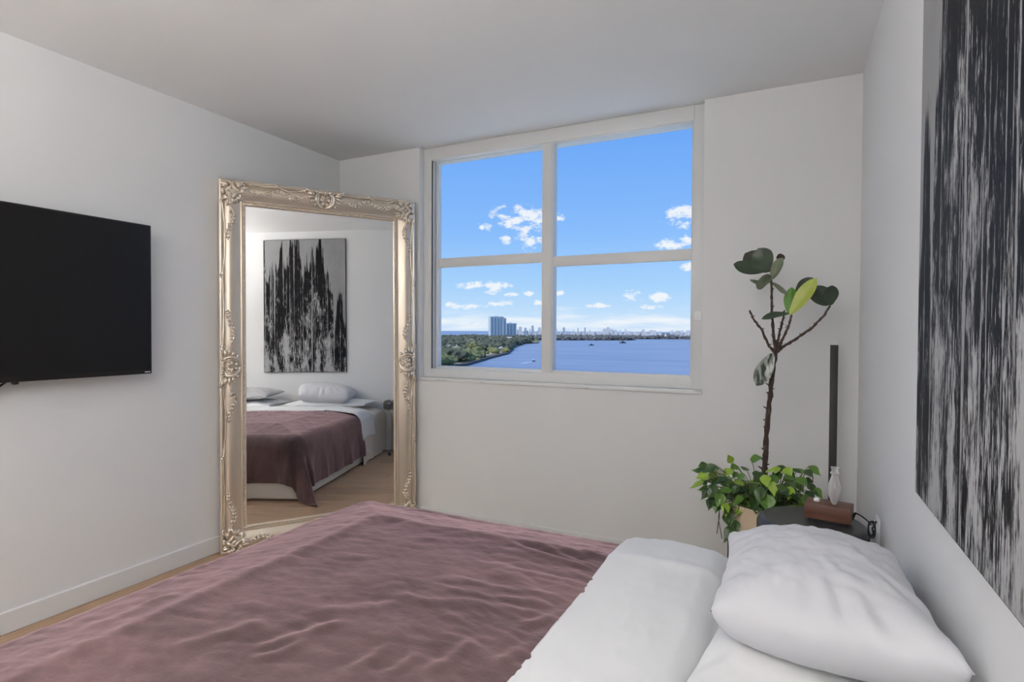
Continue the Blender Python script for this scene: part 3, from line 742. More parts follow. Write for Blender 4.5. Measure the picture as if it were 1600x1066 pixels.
# pillows
def pillow(name, c4, zc, th, label, m='cotton', seed=0.0, front=0.0, wr=.010, group=None, nu=72, nv=72):
    """c4: corners (a: u-v-, b: u+v-, c: u+v+, d: u-v+) of the seam quad; zc: bulge up; th: bulge down"""
    a, b, c, d = [np.array(p, float) for p in c4]
    U, Vv = np.meshgrid(np.linspace(-1, 1, nu), np.linspace(-1, 1, nv), indexing='ij')
    # edges pulled in between the corners
    pin = 1 + np.where(Vv > 0, front, -.075) * (1 - U ** 2) * Vv ** 2 - (.0 if not front else 0.0)
    pinu = 1 - .075 * (1 - Vv ** 2) * U ** 2
    u = U * pinu; v = Vv * pin
    base = ((1 - u) * (1 - v))[..., None] * a / 4 + ((1 + u) * (1 - v))[..., None] * b / 4 + ((1 + u) * (1 + v))[..., None] * c / 4 + ((1 - u) * (1 + v))[..., None] * d / 4
    bul = ((1 - U ** 4) * (1 - np.abs(Vv) ** (4 if not front else 6))) ** .5 * (.55 + .45 * (1 - U ** 2) * (1 - Vv ** 2))
    # creases running in from the seam and the corners
    ang = np.arctan2(Vv, U); rad = np.maximum(np.abs(U), np.abs(Vv))
    crease = np.sin(ang * 17 + 5 * fbm(U * 2 + seed, Vv * 2, 2)) * sstep(.45, .95, rad) * (1 - sstep(.97, 1, rad)) * .35 + 1.0 * np.abs(fbm(U * 2.6 + Vv * 1.2 + seed, Vv * 3.1 - U + seed, 4)) * (1 - rad ** 6)
    bulD = bul if not front else ((1 - U ** 6) * (1 - Vv ** 8)) ** .5 * (.86 + .14 * (1 - U ** 2) * (1 - Vv ** 2))
    upz = bul * zc + wr * crease * (bul > 0)
    dnz = -bulD * th + wr * .5 * fbm(U * 3 + seed + 40, Vv * 3, 3) * (1 - rad ** 6)
    ctr = (a + b + c + d) / 4
    # local normal of the pillow
    nr = np.cross(b - a + c - d, d - a + c - b); nr = nr / np.linalg.norm(nr)
    if nr[2] < 0: nr = -nr
    top = base + nr * upz[..., None]; bot = base + nr * dnz[..., None]
    mb = MB()
    n1 = nu * nv; vs = list(top.reshape(-1, 3)) + list(bot.reshape(-1, 3))
    fs = []
    for i in range(nu - 1):
        for j in range(nv - 1):
            fs.append((i * nv + j, (i + 1) * nv + j, (i + 1) * nv + j + 1, i * nv + j + 1))
            fs.append((n1 + i * nv + j, n1 + i * nv + j + 1, n1 + (i + 1) * nv + j + 1, n1 + (i + 1) * nv + j))
    me = bpy.data.meshes.new(name); bm = bmesh.new()
    bv_ = [bm.verts.new(p) for p in vs]
    for f in fs: bm.faces.new([bv_[k] for k in f])
    bmesh.ops.remove_doubles(bm, verts=bm.verts[:], dist=1e-5); bmesh.ops.recalc_face_normals(bm, faces=bm.faces[:])
    bm.to_mesh(me); bm.free(); shade(me)
    o = link_mesh(name, me, m); tag(o, label, 'pillow', group)
    return o
GP = 'pillows at the head of the bed'
pillow('pillow', [(2.77, -1.10, .535), (3.135, -1.06, .545), (3.135, -1.96, .545), (2.675, -1.99, .535)], .050, .045, 'flat white pillow lying underneath on the window side of the bed', 'linen', 3.0, group=GP)
pillow('pillow', [(2.712, -1.255, .628), (3.135, -1.30, .655), (3.142, -1.965, .712), tuple(at(1109, 955, 2, .640))], .100, .098, 'plump creased white pillow on top nearest the window', 'cotton', 9.0, front=.06, wr=.017, group=GP)
pillow('pillow', [(2.62, -2.06, .540), (3.13, -2.06, .545), (3.13, -2.82, .545), (2.62, -2.80, .540)], .055, .045, 'lower white pillow on the far side seen only in the mirror', 'linen', 21.0, group=GP)
pillow('pillow', [(2.66, -2.11, .632), (3.12, -2.13, .655), (3.12, -2.84, .655), (2.66, -2.82, .632)], .075, .055, 'upper grey-shaded pillow on the far side seen only in the mirror', 'cotton_grey', 33.0, group=GP)

# ------------------------------------------------------------------ side table and the things on it
TC = np.array([2.952, -.768, 0.0]); TR_, TZ = .182, .572
tab = empty('side_table', (TC[0], TC[1], 0), 'round black side table with a thick rounded top beside the bed', 'side table')
pr = [(0, TZ - .088), (TR_ - .006, TZ - .088), (TR_, TZ - .082)] + [(TR_ - .028 * (1 - math.cos(a)), TZ - .028 + .028 * math.sin(a)) for a in np.linspace(0, math.pi / 2, 8)] + [(TR_ * .5, TZ), (0, TZ)]
MB().lathe(pr, (TC[0], TC[1], 0), 64).build('table_top', 'table_black', tab, True, 40)
MB().lathe([(0, .014), (.032, .014), (.026, .05), (.026, .46), (.06, .486), (0, .486)], (TC[0], TC[1], 0), 24).build('pedestal', 'table_black', tab, True, 40)
MB().lathe([(0, 0), (.14, 0), (.142, .006), (.135, .013), (.03, .018), (0, .018)], (TC[0], TC[1], 0), 48).build('table_base', 'table_black', tab, True, 40)
# walnut base of the diffuser
c = [at(1256, 808, 2, TZ + .012), at(1329.5, 821, 2, TZ + .012)]
d0 = (c[1] - c[0]); d0[2] = 0; BL = np.linalg.norm(d0); d0 /= BL; n0 = np.array([-d0[1], d0[0], 0])
BD, BH = .095, .052
org = c[0].copy()
def bp_(a, b, z): return org + d0 * a + n0 * b + np.array([0, 0, z])
dif = empty('oil_diffuser', bp_(BL / 2, BD / 2, -.012), 'walnut block diffuser base on the black side table', 'diffuser')
def obox(name, a0, a1, b0, b1, z0, z1, m, parent, r=.002):
    bm_ = MB().rbox(a0, a1, b0, b1, z0, z1, r, 2); bm_.v = [tuple(bp_(*v)) for v in bm_.v]
    return bm_.build(name, m, parent, True, 35)
obox('wood_block', 0, BL, 0, BD, 0, BH, 'walnut', dif)
obox('rubber_base', .012, BL - .012, .008, BD - .010, -.012, .001, 'matte_black', dif)
kb = bp_(.034, BD * .55, BH)
MB().lathe([(0, 0), (.010, 0), (.011, .004), (.009, .010), (.004, .013), (0, .0135)], kb, 16).build('white_knob', 'outlet_white', dif, True, 40)
vc = bp_(BL * .62, BD * .45, BH)
vo = MB().lathe([(0, 0), (.006, 0), (.0085, .004), (.012, .012), (.018, .028), (.0215, .046), (.0205, .066), (.0155, .086), (.0105, .100), (.0095, .106), (.014, .110), (.015, .114), (.0105, .118), (.0115, .128), (.0145, .133), (.0125, .133), (.0085, .127), (.008, .108), (.013, .086), (.018, .066), (.019, .046), (.0155, .028), (.0095, .013), (0, .008)], vc, 32).build('glass_vessel', 'clear_glass', None, True, 50)
tag(vo, 'small clear glass vessel standing on the walnut block', 'vase')
# cord with its bundled coil
e_ = bp_(BL - .001, BD * .55, .006)
q = [e_, at(1336, 803, 1, e_[1]), at(1343, 805, 1, e_[1] - .03), at(1353, 812, 1, e_[1] - .07), at(1361, 820, 1, e_[1] - .10)]
cord = empty('power_cord', e_, 'black power cord bundled in a coil beside the side table', 'cord')
MB().tube(smooth_path(q), [.0045] * 8 + [.0026] * 17, 8).build('cable', 'matte_black', cord, True)
ccen = at(1362, 827, 1, e_[1] - .11)
lp = []
for k in range(70):
    t = k / 69 * 2 * math.pi * 4; lp.append(ccen + np.array([.010 * math.sin(t + .4 * math.sin(t * .25)), .004 * math.sin(t * .27), .026 * math.cos(t) * (1 + .12 * math.sin(t * .5))]))
MB().tube(lp, .0022, 6).build('coil', 'matte_black', cord, True)
MB().tube([ccen + np.array([.012, -.006, .030]), ccen + np.array([.001, -.006, .004]), ccen + np.array([.004, -.006, -.012])], .003, 6).build('cable_tie', 'matte_black', cord, True)
MB().tube(smooth_path([ccen + np.array([0, .0, -.024]), ccen + np.array([-.010, 0, -.045]), ccen + np.array([.0, .02, -.10]), ccen + np.array([.016, .03, -.17])]), .0022, 6).build('cable', 'matte_black', cord, True)
oc = at(1373, 834, 0, W)
out_ = empty('wall_outlet', oc, 'white wall outlet plate low on the bed wall by the table', 'outlet')
MB().rbox(W - .006, W, oc[1] - .036, oc[1] + .036, oc[2] - .058, oc[2] + .058, .003, 2).build('cover_plate', 'outlet_white', out_, True, 35); cpl = [o for o in out_.children][0]
for s_ in (-1, 1): MB().rbox(W - .009, W - .004, oc[1] - .017, oc[1] + .017, oc[2] + s_ * .02 - .014, oc[2] + s_ * .02 + .014, .004, 2).build('socket', 'outlet_white', cpl, True, 35)

# ------------------------------------------------------------------ slim corner lamp
lx, ly = 3.058, -.105
fl = empty('corner_lamp', (lx, ly, 0), 'slim black vertical light bar standing in the corner behind the side table', 'lamp')
MB().rbox(lx - .0155, lx + .0155, ly - .012, ly + .012, .02, 1.19, .002, 2).build('lamp_bar', 'matte_black', fl, True, 35)
MB().rbox(lx - .016, lx + .016, ly - .0125, ly + .0125, 1.186, 1.193, .001, 1).build('end_cap', 'bezel_black', fl, True, 35)
MB().lathe([(0, 0), (.082, 0), (.083, .006), (.078, .018), (.02, .021), (0, .021)], (lx - .01, ly - .006, 0), 40).build('lamp_foot', 'matte_black', fl, True, 40)

# ------------------------------------------------------------------ planter, stand, fig and pothos
PC = np.array([2.795, -.375, 0.0]); PR, PZT, PZB = .158, .505, .165
pot = empty('plant_pot', (PC[0], PC[1], PZB), 'cream tapered plant pot behind the black side table', 'plant pot')
MB().lathe([(0, PZB), (PR * .68, PZB), (PR * .72, PZB + .01), (PR * .90, PZB + .18), (PR, PZT - .004), (PR - .003, PZT), (PR - .012, PZT), (PR - .015, PZT - .006), (PR - .020, PZT - .06), (0, PZT - .06)], (PC[0], PC[1], 0), 56).build('pot_wall', 'pot_cream', pot, True, 40)
sv = []
for r in np.linspace(0.0, PR - .014, 10):
    for k in range(40):
        a = 2 * math.pi * k / 40; sv.append((PC[0] + r * math.cos(a), PC[1] + r * math.sin(a), PZT - .022 + .012 * random.uniform(-1, 1) * (r < PR - .02)))
MB().add(sv, [(j * 40 + k, j * 40 + (k + 1) % 40, (j + 1) * 40 + (k + 1) % 40, (j + 1) * 40 + k) for j in range(9) for k in range(40)]).build('soil', 'soil', pot, True)
st = empty('plant_stand', (PC[0], PC[1], 0), 'black plant stand with upright posts holding the cream pot', 'plant stand')
for k in range(4):
    a = math.radians(200 + 90 * k); x, y = PC[0] + .152 * math.cos(a), PC[1] + .152 * math.sin(a)
    MB().rbox(x - .013, x + .013, y - .013, y + .013, 0, .37, .003, 1).build('post', 'matte_black', st, True, 35)
for k in range(2):
    a = math.radians(200 + 90 * k); dx, dy = math.cos(a), math.sin(a); L_ = .142; w_ = .011
    vs = [(PC[0] + dx * s * L_ - dy * t * w_, PC[1] + dy * s * L_ + dx * t * w_, z) for s in (-1, 1) for t in (-1, 1) for z in (.142, .164)]
    MB().add(vs, [(0, 1, 3, 2), (4, 6, 7, 5), (0, 4, 5, 1), (2, 3, 7, 6), (0, 2, 6, 4), (1, 5, 7, 3)]).build('cross_bar', 'matte_black', st)

fig = empty('fiddle_leaf_fig', (PC[0] - .005, PC[1], PZT - .02), 'sparse tall fig plant with a bare dark stem rising from the cream pot', 'plant')
def fp(px, py, dy=0.0): return at(px, py, 1, PC[1] + dy)
def branch(pts, r0, r1, name='branch', knots=5):
    """woody stem with leaf-scar knots"""
    P = [np.array(p) for p in pts]; Q = []
    for i in range(len(P) - 1):
        for k in range(6): Q.append(P[i] + (P[i + 1] - P[i]) * k / 6)
    Q.append(P[-1]); n = len(Q); R = []
    for k in range(n):
        R.append((r0 + (r1 - r0) * k / (n - 1)) * (1 + .14 * math.sin(k * 2.3) + .10 * random.uniform(-1, 1)))
    b = MB().tube([q_ + np.array([.0015 * random.uniform(-1, 1), .0015 * random.uniform(-1, 1), 0]) for q_ in Q], R, 8)
    for k in range(2, n - 1, max(1, int(n / (knots * 2.2)))):
        a = random.uniform(0, 6.28); dv = np.array([math.cos(a), math.sin(a), .5]); b.tube([Q[k], Q[k] + dv * (R[k] * 1.9 + .002)], [R[k] * .55, R[k] * .15], 5)
    return b.build(name, 'bark', fig, True, 60)
tb = np.array([PC[0] - .008, PC[1], PZT - .03])
branch([tb, fp(1195, 735), fp(1197, 690), fp(1202, 630), fp(1206, 590), fp(1213, 548)], .0125, .0085, 'trunk', 12)
branch([fp(1211, 552), fp(1201, 540), fp(1190, 515, .01), fp(1178, 500, .015), fp(1171, 485, .02)], .0062, .0042)
branch([fp(1212, 550), fp(1209, 525), fp(1206, 490, .01), fp(1206, 460), fp(1205, 438, -.01)], .0068, .0045)
branch([fp(1213, 548), fp(1217, 525, .02), fp(1222, 505, .03), fp(1226, 485, .04)], .0058, .0036)
branch([fp(1215, 548), fp(1223, 530, -.01), fp(1232, 510, -.02), fp(1237, 492, -.03)], .0062, .0042)
branch([fp(1215, 550), fp(1222, 543), fp(1245, 529, -.01), fp(1268, 513, -.01), fp(1287, 494, 0), fp(1297, 478, 0)], .0065, .0042)
def leaf(base, tip, width, m, face=(0, -1, .4), fold=.25, bend=.12, name='leaf', parent=None, wob=.06, shape='fig'):
    base = np.array(base, float); tip = np.array(tip, float); ax = tip - base; L = np.linalg.norm(ax); ax /= L
    nn = np.array(face, float); nn -= ax * (nn @ ax); nn /= np.linalg.norm(nn); sd2 = np.cross(ax, nn)
    nL, nW = 12, 8; P = np.zeros((nL + 1, nW + 1, 3))
    for i in range(nL + 1):
        t = i / nL
        if shape == 'fig': w = width / 2 * (math.sin(math.pi * min(1, .06 + .94 * t) ** 1.25) ** .62 if 0 < t < 1 else .04) * (.78 + .22 * t)
        else: w = width / 2 * max(.02, (math.sin(math.pi * (1 - t) ** 1.7) ** .8 if 0 < t < 1 else 0.02)) * 1.0
        for j in range(nW + 1):
            s_ = j / nW * 2 - 1
            off = fold * abs(s_) * w + bend * L * math.sin(math.pi * t) * -1 + wob * w * math.sin(9 * t + 3 * s_) * abs(s_)
            P[i, j] = base + ax * L * t + sd2 * w * s_ + nn * off
    return grid_obj(name, P, m, parent or fig)
leaf(fp(1206, 424, -.02), fp(1164, 396, .03), .112, 'fig_brown', (.3, -1, .1), .2, .05)
leaf(fp(1200, 424, -.02), fp(1185, 388, .01), .100, 'fig_dark', (-.2, -1, .2), .15, .05)
leaf(fp(1197, 423, -.03), fp(1146, 413, -.06), .070, 'fig_dark', (.1, -.9, .35), .2, .10)
leaf(fp(1204, 438, -.03), fp(1224, 403, -.08), .058, 'fig_back', (-.5, -.9, .2), .5, .05)
leaf(fp(1206, 436, -.02), fp(1181, 443, -.11), .080, 'fig_back', (.3, -.8, -.5), .3, .08)
leaf(fp(1213, 404, -.01), fp(1226, 400, .02), .036, 'fig_brown', (.2, -1, .3), .2, .05)
leaf(fp(1206, 440, -.01), fp(1171, 437, -.03), .030, 'fig_back', (0, -.6, -.8), .3, -.10)
leaf(fp(1205, 441, .0), fp(1231, 460, -.04), .034, 'fig_back', (0, -.7, -.7), .3, .06)
leaf(fp(1234, 492, -.03), fp(1276, 435, -.05), .072, 'fig_lime', (-.55, -.75, -.2), .35, .03)
leaf(fp(1233, 492, -.02), fp(1237, 449, .0), .060, 'fig_green', (-.3, -.9, .2), .3, .05)
leaf(fp(1243, 462, .02), fp(1270, 434, .05), .066, 'fig_dark', (0, -1, .3), .2, .05)
leaf(fp(1293, 478, .0), fp(1273, 447, .02), .092, 'fig_dark', (.15, -1, .25), .15, .08)
leaf(fp(1297, 478, .0), fp(1300, 446, -.02), .066, 'fig_dark', (.3, -1, .2), .15, .08)
leaf(fp(1233, 490, -.03), fp(1190, 499, -.08), .042, 'fig_dark', (0, -.75, .7), .3, -.04)
leaf(fp(1208, 552, -.01), fp(1182, 603, -.05), .078, 'fig_silver', (.3, -1, .3), .3, .07)
leaf(fp(1206, 552, -.01), fp(1178, 590, .0), .040, 'fig_dark', (.5, -.7, .3), .25, .07)

po = empty('pothos', (PC[0], PC[1], PZT - .02), 'trailing green pothos spilling over the rim of the cream pot', 'plant')
PM = ['pothos_dark', 'pothos_dark', 'pothos_mid', 'pothos_mid', 'pothos_lime']
crown_c = np.array([PC[0], PC[1], PZT - .02])
def stem(a, b, up=.05, r=.0016, m='vine'):
    a = np.array(a); b = np.array(b); P = [a + (b - a) * t + np.array([0, 0, up * math.sin(math.pi * t)]) for t in np.linspace(0, 1, 8)]
    MB().tube(P, [r * 1.2] * 4 + [r] * 4, 5).build('stem', m, po, True)
def pleaf(p, out, L, m=None, droop=.6):
    p = np.array(p); o2 = np.array(out, float); o2 /= np.linalg.norm(o2)
    tip = p + np.array([o2[0], o2[1], o2[2] - droop]) / np.linalg.norm([o2[0], o2[1], o2[2] - droop]) * L
    f = np.array([o2[0] * .5, o2[1] * .5, 1.0]) + np.array([random.uniform(-.5, .5), random.uniform(-.5, .3) - .5, 0])
    leaf(p, tip, L * random.uniform(.62, .8), m or random.choice(PM), f, .28, .10, 'leaf', po, .08, 'heart')
for k in range(150):
    a = random.uniform(0, 2 * math.pi); rr = random.uniform(.03, .185); L = random.uniform(.042, .072)
    h = random.uniform(.0, .085) * (1.2 - rr / .25)
    p = crown_c + np.array([rr * math.cos(a) * (1.12 if math.cos(a) < 0 else 1.0), rr * math.sin(a) * .85, h])
    if p[1] > -.06: continue
    o2 = (math.cos(a), math.sin(a) - .25, random.uniform(-.1, .7))
    stem(crown_c + np.array([.35 * rr * math.cos(a), .35 * rr * math.sin(a), -.015]), p, .02); pleaf(p, o2, L, None, random.uniform(.2, 1.0))
for (xa, xb, ya, yb, cnt_) in ((1102, 1165, 724, 768, 34), (1212, 1266, 728, 776, 24), (1150, 1215, 735, 778, 16)):
    for k in range(cnt_):
        p = fp(random.uniform(xa, xb), random.uniform(ya, yb), random.uniform(-.13, .02)); o2 = p - crown_c
        stem(crown_c + np.array([o2[0] * .5, o2[1] * .5, 0]), p, .03); pleaf(p, (o2[0] * 4 + random.uniform(-.4, .4), -.5, random.uniform(-.3, .4)), random.uniform(.045, .07), None, random.uniform(.1, .7))
# placed leaves: trailing on the left, reaching on the right
for (px, py, dy, L, ox, oz, m) in ((1104, 738, -.03, .07, -1, .3, 'pothos_mid'), (1100, 752, -.05, .075, -1, -.4, 'pothos_lime'), (1112, 730, -.02, .06, -.8, .3, 'pothos_lime'), (1120, 736, .0, .07, -.8, .4, 'pothos_dark'), (1109, 762, -.04, .07, -.6, -.8, 'pothos_dark'),
        (1118, 757, -.08, .075, -.5, -.9, 'pothos_dark'), (1128, 770, -.10, .07, -.3, -.9, 'pothos_mid'), (1133, 785, -.12, .065, .1, -1, 'pothos_lime'), (1112, 780, -.04, .055, -.3, -1, 'pothos_dark'), (1137, 800, -.12, .07, .2, -1, 'pothos_dark'), (1121, 786, -.06, .05, -.2, -1, 'pothos_mid'),
        (1144, 812, -.12, .07, .5, -1, 'pothos_dark'), (1146, 822, -.13, .085, -.5, -.8, 'pothos_dark'), (1172, 718, -.02, .06, .9, .5, 'pothos_mid'), (1144, 724, .0, .05, -.3, .9, 'pothos_lime'), (1215, 728, .0, .055, .8, -.3, 'pothos_dark'), (1228, 736, -.02, .06, .9, -.6, 'pothos_dark'),
        (1244, 750, -.04, .06, .6, -.8, 'pothos_mid'), (1262, 755, -.06, .06, .8, -.7, 'pothos_dark'), (1272, 762, -.06, .055, .8, -.8, 'pothos_mid'), (1258, 772, -.12, .06, .2, -.9, 'pothos_mid'), (1207, 752, -.13, .065, .1, -.6, 'pothos_lime'), (1236, 760, -.13, .06, -.2, -.8, 'pothos_lime'), (1198, 772, -.15, .08, .1, -.8, 'pothos_mid'), (1189, 760, -.14, .08, -.1, -.7, 'pothos_dark')):
    p = fp(px, py, dy); stem(crown_c + np.array([(p[0] - crown_c[0]) * .5, (p[1] - crown_c[1]) * .5, 0]), p, .05 if py < 775 else .06); pleaf(p, (ox, -.35, oz), L, m, .15)
for pts in ([(1148, 778, -.11), (1140, 800, -.14), (1152, 800, -.15), (1156, 785, -.15)], [(1125, 790, -.08), (1123, 812, -.09), (1126, 830, -.1), (1128, 842, -.1)], [(1118, 775, -.06), (1124, 800, -.08), (1122, 820, -.08), (1120, 834, -.08)], [(1103, 755, -.04), (1108, 778, -.05), (1108, 797, -.05)],
            [(1250, 765, -.1), (1255, 745, -.1), (1264, 738, -.1), (1270, 745, -.1), (1268, 765, -.1)]):
    Q = [fp(*p) for p in pts]; QQ = []
    for i in range(len(Q) - 1):
        for k in range(5): QQ.append(Q[i] + (Q[i + 1] - Q[i]) * k / 5)
    QQ = smooth_path(Q); MB().tube(QQ, .0018, 5).build('trailing_vine', 'vine_brown', po, True)

# ------------------------------------------------------------------ lantern added out of view to brighten the room
LX, LY, LZ, LR = 1.65, -3.0, 2.02, .24
cl = empty('fill_lantern', (LX, LY, H), 'unseen round paper lantern added over the bed as fill light', 'lamp')
MB().lathe([(0, H), (.05, H), (.05, H - .012), (.02, H - .025), (0, H - .025)], (LX, LY, 0), 32).build('fill_rose', 'trim_paint', cl, True, 40)
MB().tube([(LX, LY, H - .02), (LX, LY, LZ + LR * .9)], .003, 6).build('cable', 'trim_paint', cl, True)
MB().lathe([(LR * math.cos(a) * (1 - .010 * (k % 2)), LR * math.sin(a) * .92) for k, a in enumerate(np.linspace(-1.42, 1.42, 33))], (LX, LY, LZ), 40).build('fill_globe', 'fill_lantern_glow', cl, True, 60)

# uplighter added behind the camera to brighten ceiling and walls
UX, UY, UZ = 1.95, -3.95, 1.30
ul = empty('fill_uplighter', (UX, UY, 0), 'unseen white uplighter added behind the camera as fill light', 'lamp')
MB().lathe([(0, 0), (.14, 0), (.142, .012), (.13, .02), (.02, .028), (0, .028)], (UX, UY, 0), 40).build('lamp_foot', 'trim_paint', ul, True, 40)
MB().lathe([(0, .02), (.012, .02), (.012, UZ - .09), (0, UZ - .09)], (UX, UY, 0), 16).build('fill_pole', 'trim_paint', ul, True, 40)
MB().lathe([(0, UZ - .10), (.05, UZ - .095), (.13, UZ - .06), (.20, UZ + .0), (.23, UZ + .055), (.224, UZ + .055), (.194, UZ + .004), (.125, UZ - .054), (.05, UZ - .088), (0, UZ - .09)], (UX, UY, 0), 40).build('fill_bowl', 'trim_paint', ul, True, 40)
MB().lathe([(0, UZ - .015), (.165, UZ - .015), (.165, UZ - .008), (0, UZ - .008)], (UX, UY, 0), 40).build('fill_disc', 'fill_uplight_glow', ul)

# ------------------------------------------------------------------ the bay outside
ZW = -38.75
def wp(px, py, z=ZW): return at(px, py, 2, z)
wa = MB().add([(-90000, 150, ZW), (90000, 150, ZW), (90000, 120000, ZW), (-90000, 120000, ZW)], [(0, 1, 2, 3)]).build('bay_water', 'bay_water'); tag(wa, 'blue bay and open sea outside the window', kind='structure')
ZL = ZW + 1.6
shore = [wp(x, y) for x, y in ((600, 590), (662, 583), (726, 571), (760, 561), (790, 553.5), (796, 549), (793, 546.5), (806, 541), (818, 537.5), (840, 536.5))]
back = [wp(x, y) for x, y in ((850, 527), (800, 524.5), (745, 524.5), (700, 527.5), (640, 528.5), (560, 532))]
poly = shore + back
n_ = len(poly)
land = MB().add([(p[0], p[1], ZL) for p in poly] + [(p[0], p[1], ZW - 1) for p in poly], [tuple(range(n_))] + [(k, (k + 1) % n_, n_ + (k + 1) % n_, n_ + k) for k in range(n_)]).build('park_land', 'grass')
tag(land, 'wooded park peninsula on the left of the bay', kind='structure')
# stone shoreline
sw = MB()
for k in range(1, len(shore) - 1):
    a, b = shore[k], shore[k + 1]; d = (b - a)[:2]; L_ = np.linalg.norm(d); nn = np.array([d[1], -d[0]]) / L_
    for w0, w1, zt in ((-3, 5, 2.6),):
        vs = [(a[0] + nn[0] * w, a[1] + nn[1] * w, z) for w in (w0, w1) for z in (ZW - 1, ZW + zt)] + [(b[0] + nn[0] * w, b[1] + nn[1] * w, z) for w in (w0, w1) for z in (ZW - 1, ZW + zt)]
        sw.add(vs, [(0, 1, 3, 2), (4, 6, 7, 5), (0, 4, 5, 1), (2, 3, 7, 6), (0, 2, 6, 4), (1, 5, 7, 3)])
tag(sw.build('shore_revetment', 'seawall'), 'dark stone edge of the park peninsula', kind='structure')
PXY = np.array([(p[0], p[1]) for p in poly])
def inside(x, y):
    c_ = False; j = len(PXY) - 1
    for i in range(len(PXY)):
        xi, yi = PXY[i]; xj, yj = PXY[j]
        if (yi > y) != (yj > y) and x < (xj - xi) * (y - yi) / (yj - yi) + xi: c_ = not c_
        j = i
    return c_
ico = bmesh.new(); bmesh.ops.create_icosphere(ico, subdivisions=2, radius=1)
IV = np.array([v.co[:] for v in ico.verts]); ico.verts.index_update(); IF = [[v.index for v in f.verts] for f in ico.faces]; ico.free()
def crown_mesh(r, h):
    v = IV * np.array([r, r, h]) * (1 + .22 * RNG.standard_normal((len(IV), 1)))
    return v
CLEAR = ((684, 740, 543.5, 557.5), (744, 790, 549, 561), (716, 752, 535, 543), (752, 768, 531, 541), (770, 783, 537, 546), (790, 806, 531.5, 541.5))
def is_clear(px, py): return any(a <= px <= b and c <= py <= d for a, b, c, d in CLEAR)
# nearest trees one by one
tm = []
for k in range(5):
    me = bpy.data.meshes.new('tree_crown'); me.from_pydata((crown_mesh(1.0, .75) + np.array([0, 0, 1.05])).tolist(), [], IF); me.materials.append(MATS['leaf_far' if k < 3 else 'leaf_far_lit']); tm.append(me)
tk = bpy.data.meshes.new('tree_trunk'); b_ = MB().lathe([(0, 0), (.09, 0), (.06, .8), (0, .8)], (0, 0, 0), 6); tk.from_pydata(b_.v, [], b_.f); tk.materials.append(MATS['trunk_far'])
cnt = 0
for k in range(3000):
    px, py = random.uniform(640, 790), random.uniform(549, 588)
    p = wp(px, py)
    if is_clear(px, py) and random.random() > .12: continue
    if not inside(p[0], p[1]) or random.random() > (1.0 if py > 558 else .25): continue
    d = min(np.hypot(*(p[:2] - s_[:2])) for s_ in shore)
    s_ = random.uniform(6.0, 10.0) if random.random() < .7 else random.uniform(4, 6)
    t = empty('shoreline_tree', (p[0], p[1], ZL), 'round green tree in the park on the near shore of the bay', 'tree', 'park trees on the near shore')
    t.scale = (s_ * random.uniform(.9, 1.2), s_ * random.uniform(.9, 1.2), s_ * random.uniform(.75, 1.05)); t.rotation_euler.z = random.uniform(0, 6)
    link_mesh('tree_crown', random.choice(tm), None, t); link_mesh('tree_trunk', tk, None, t)
    cnt += 1
    if cnt >= 130: break
# the woods behind: nobody could count them
def woods(name, label, m, region, n, r0, r1, zg, test=None):
    vs = []; fs = []; k = 0
    for _ in range(n * 6):
        px, py = random.uniform(*region[0]), random.uniform(*region[1]); p = wp(px, py)
        if is_clear(px, py) and random.random() > .15: continue
        if test and not test(p): continue
        r = random.uniform(r0, r1); v = crown_mesh(r, r * .72) + np.array([p[0], p[1], zg + r * .55]); o_ = k * len(IV)
        vs += v.tolist(); fs += [[i + o_ for i in f] for f in IF]; k += 1
        if k >= n: break
    me = bpy.data.meshes.new(name); me.from_pydata(vs, [], fs); o = link_mesh(name, me, m); tag(o, label, 'trees', kind='stuff'); return o
ins = lambda p: inside(p[0], p[1])
woods('park_woods', 'dark green woods covering the park peninsula', 'leaf_far', ((650, 830), (526, 549)), 1500, 7, 13, ZL, ins)
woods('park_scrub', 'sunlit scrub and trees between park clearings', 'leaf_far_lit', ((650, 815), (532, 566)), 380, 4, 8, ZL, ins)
fs_ = [wp(x, y) for x, y in ((838, 531.5), (900, 531.8), (960, 532), (989, 532), (990, 530.5), (960, 529.5), (838, 529))]
fl_ = MB().add([(p[0], p[1], ZL) for p in fs_], [tuple(range(len(fs_)))]).build('far_spit', 'mangrove'); tag(fl_, 'low wooded spit across the bay', kind='structure')
woods('mangrove_woods', 'grey green mangroves along the low spit across the bay', 'mangrove', ((838, 990), (529.8, 531.9)), 420, 9, 15, ZL, lambda p: True)
fc = [wp(x, y) for x, y in ((780, 529.2), (860, 529.6), (990, 530.0), (1100, 530.8), (1200, 531.5), (1200, 521.0), (1000, 521.0), (830, 520.5), (780, 521.0))]
fcl = MB().add([(p[0], p[1], ZL - .3) for p in fc], [tuple(range(len(fc)))]).build('far_city_land', 'mangrove'); tag(fcl, 'flat city land on the far shore', kind='structure')
woods('city_trees', 'strip of trees along the far city shore', 'mangrove', ((780, 1110), (526.5, 530.0)), 650, 8, 14, ZL)
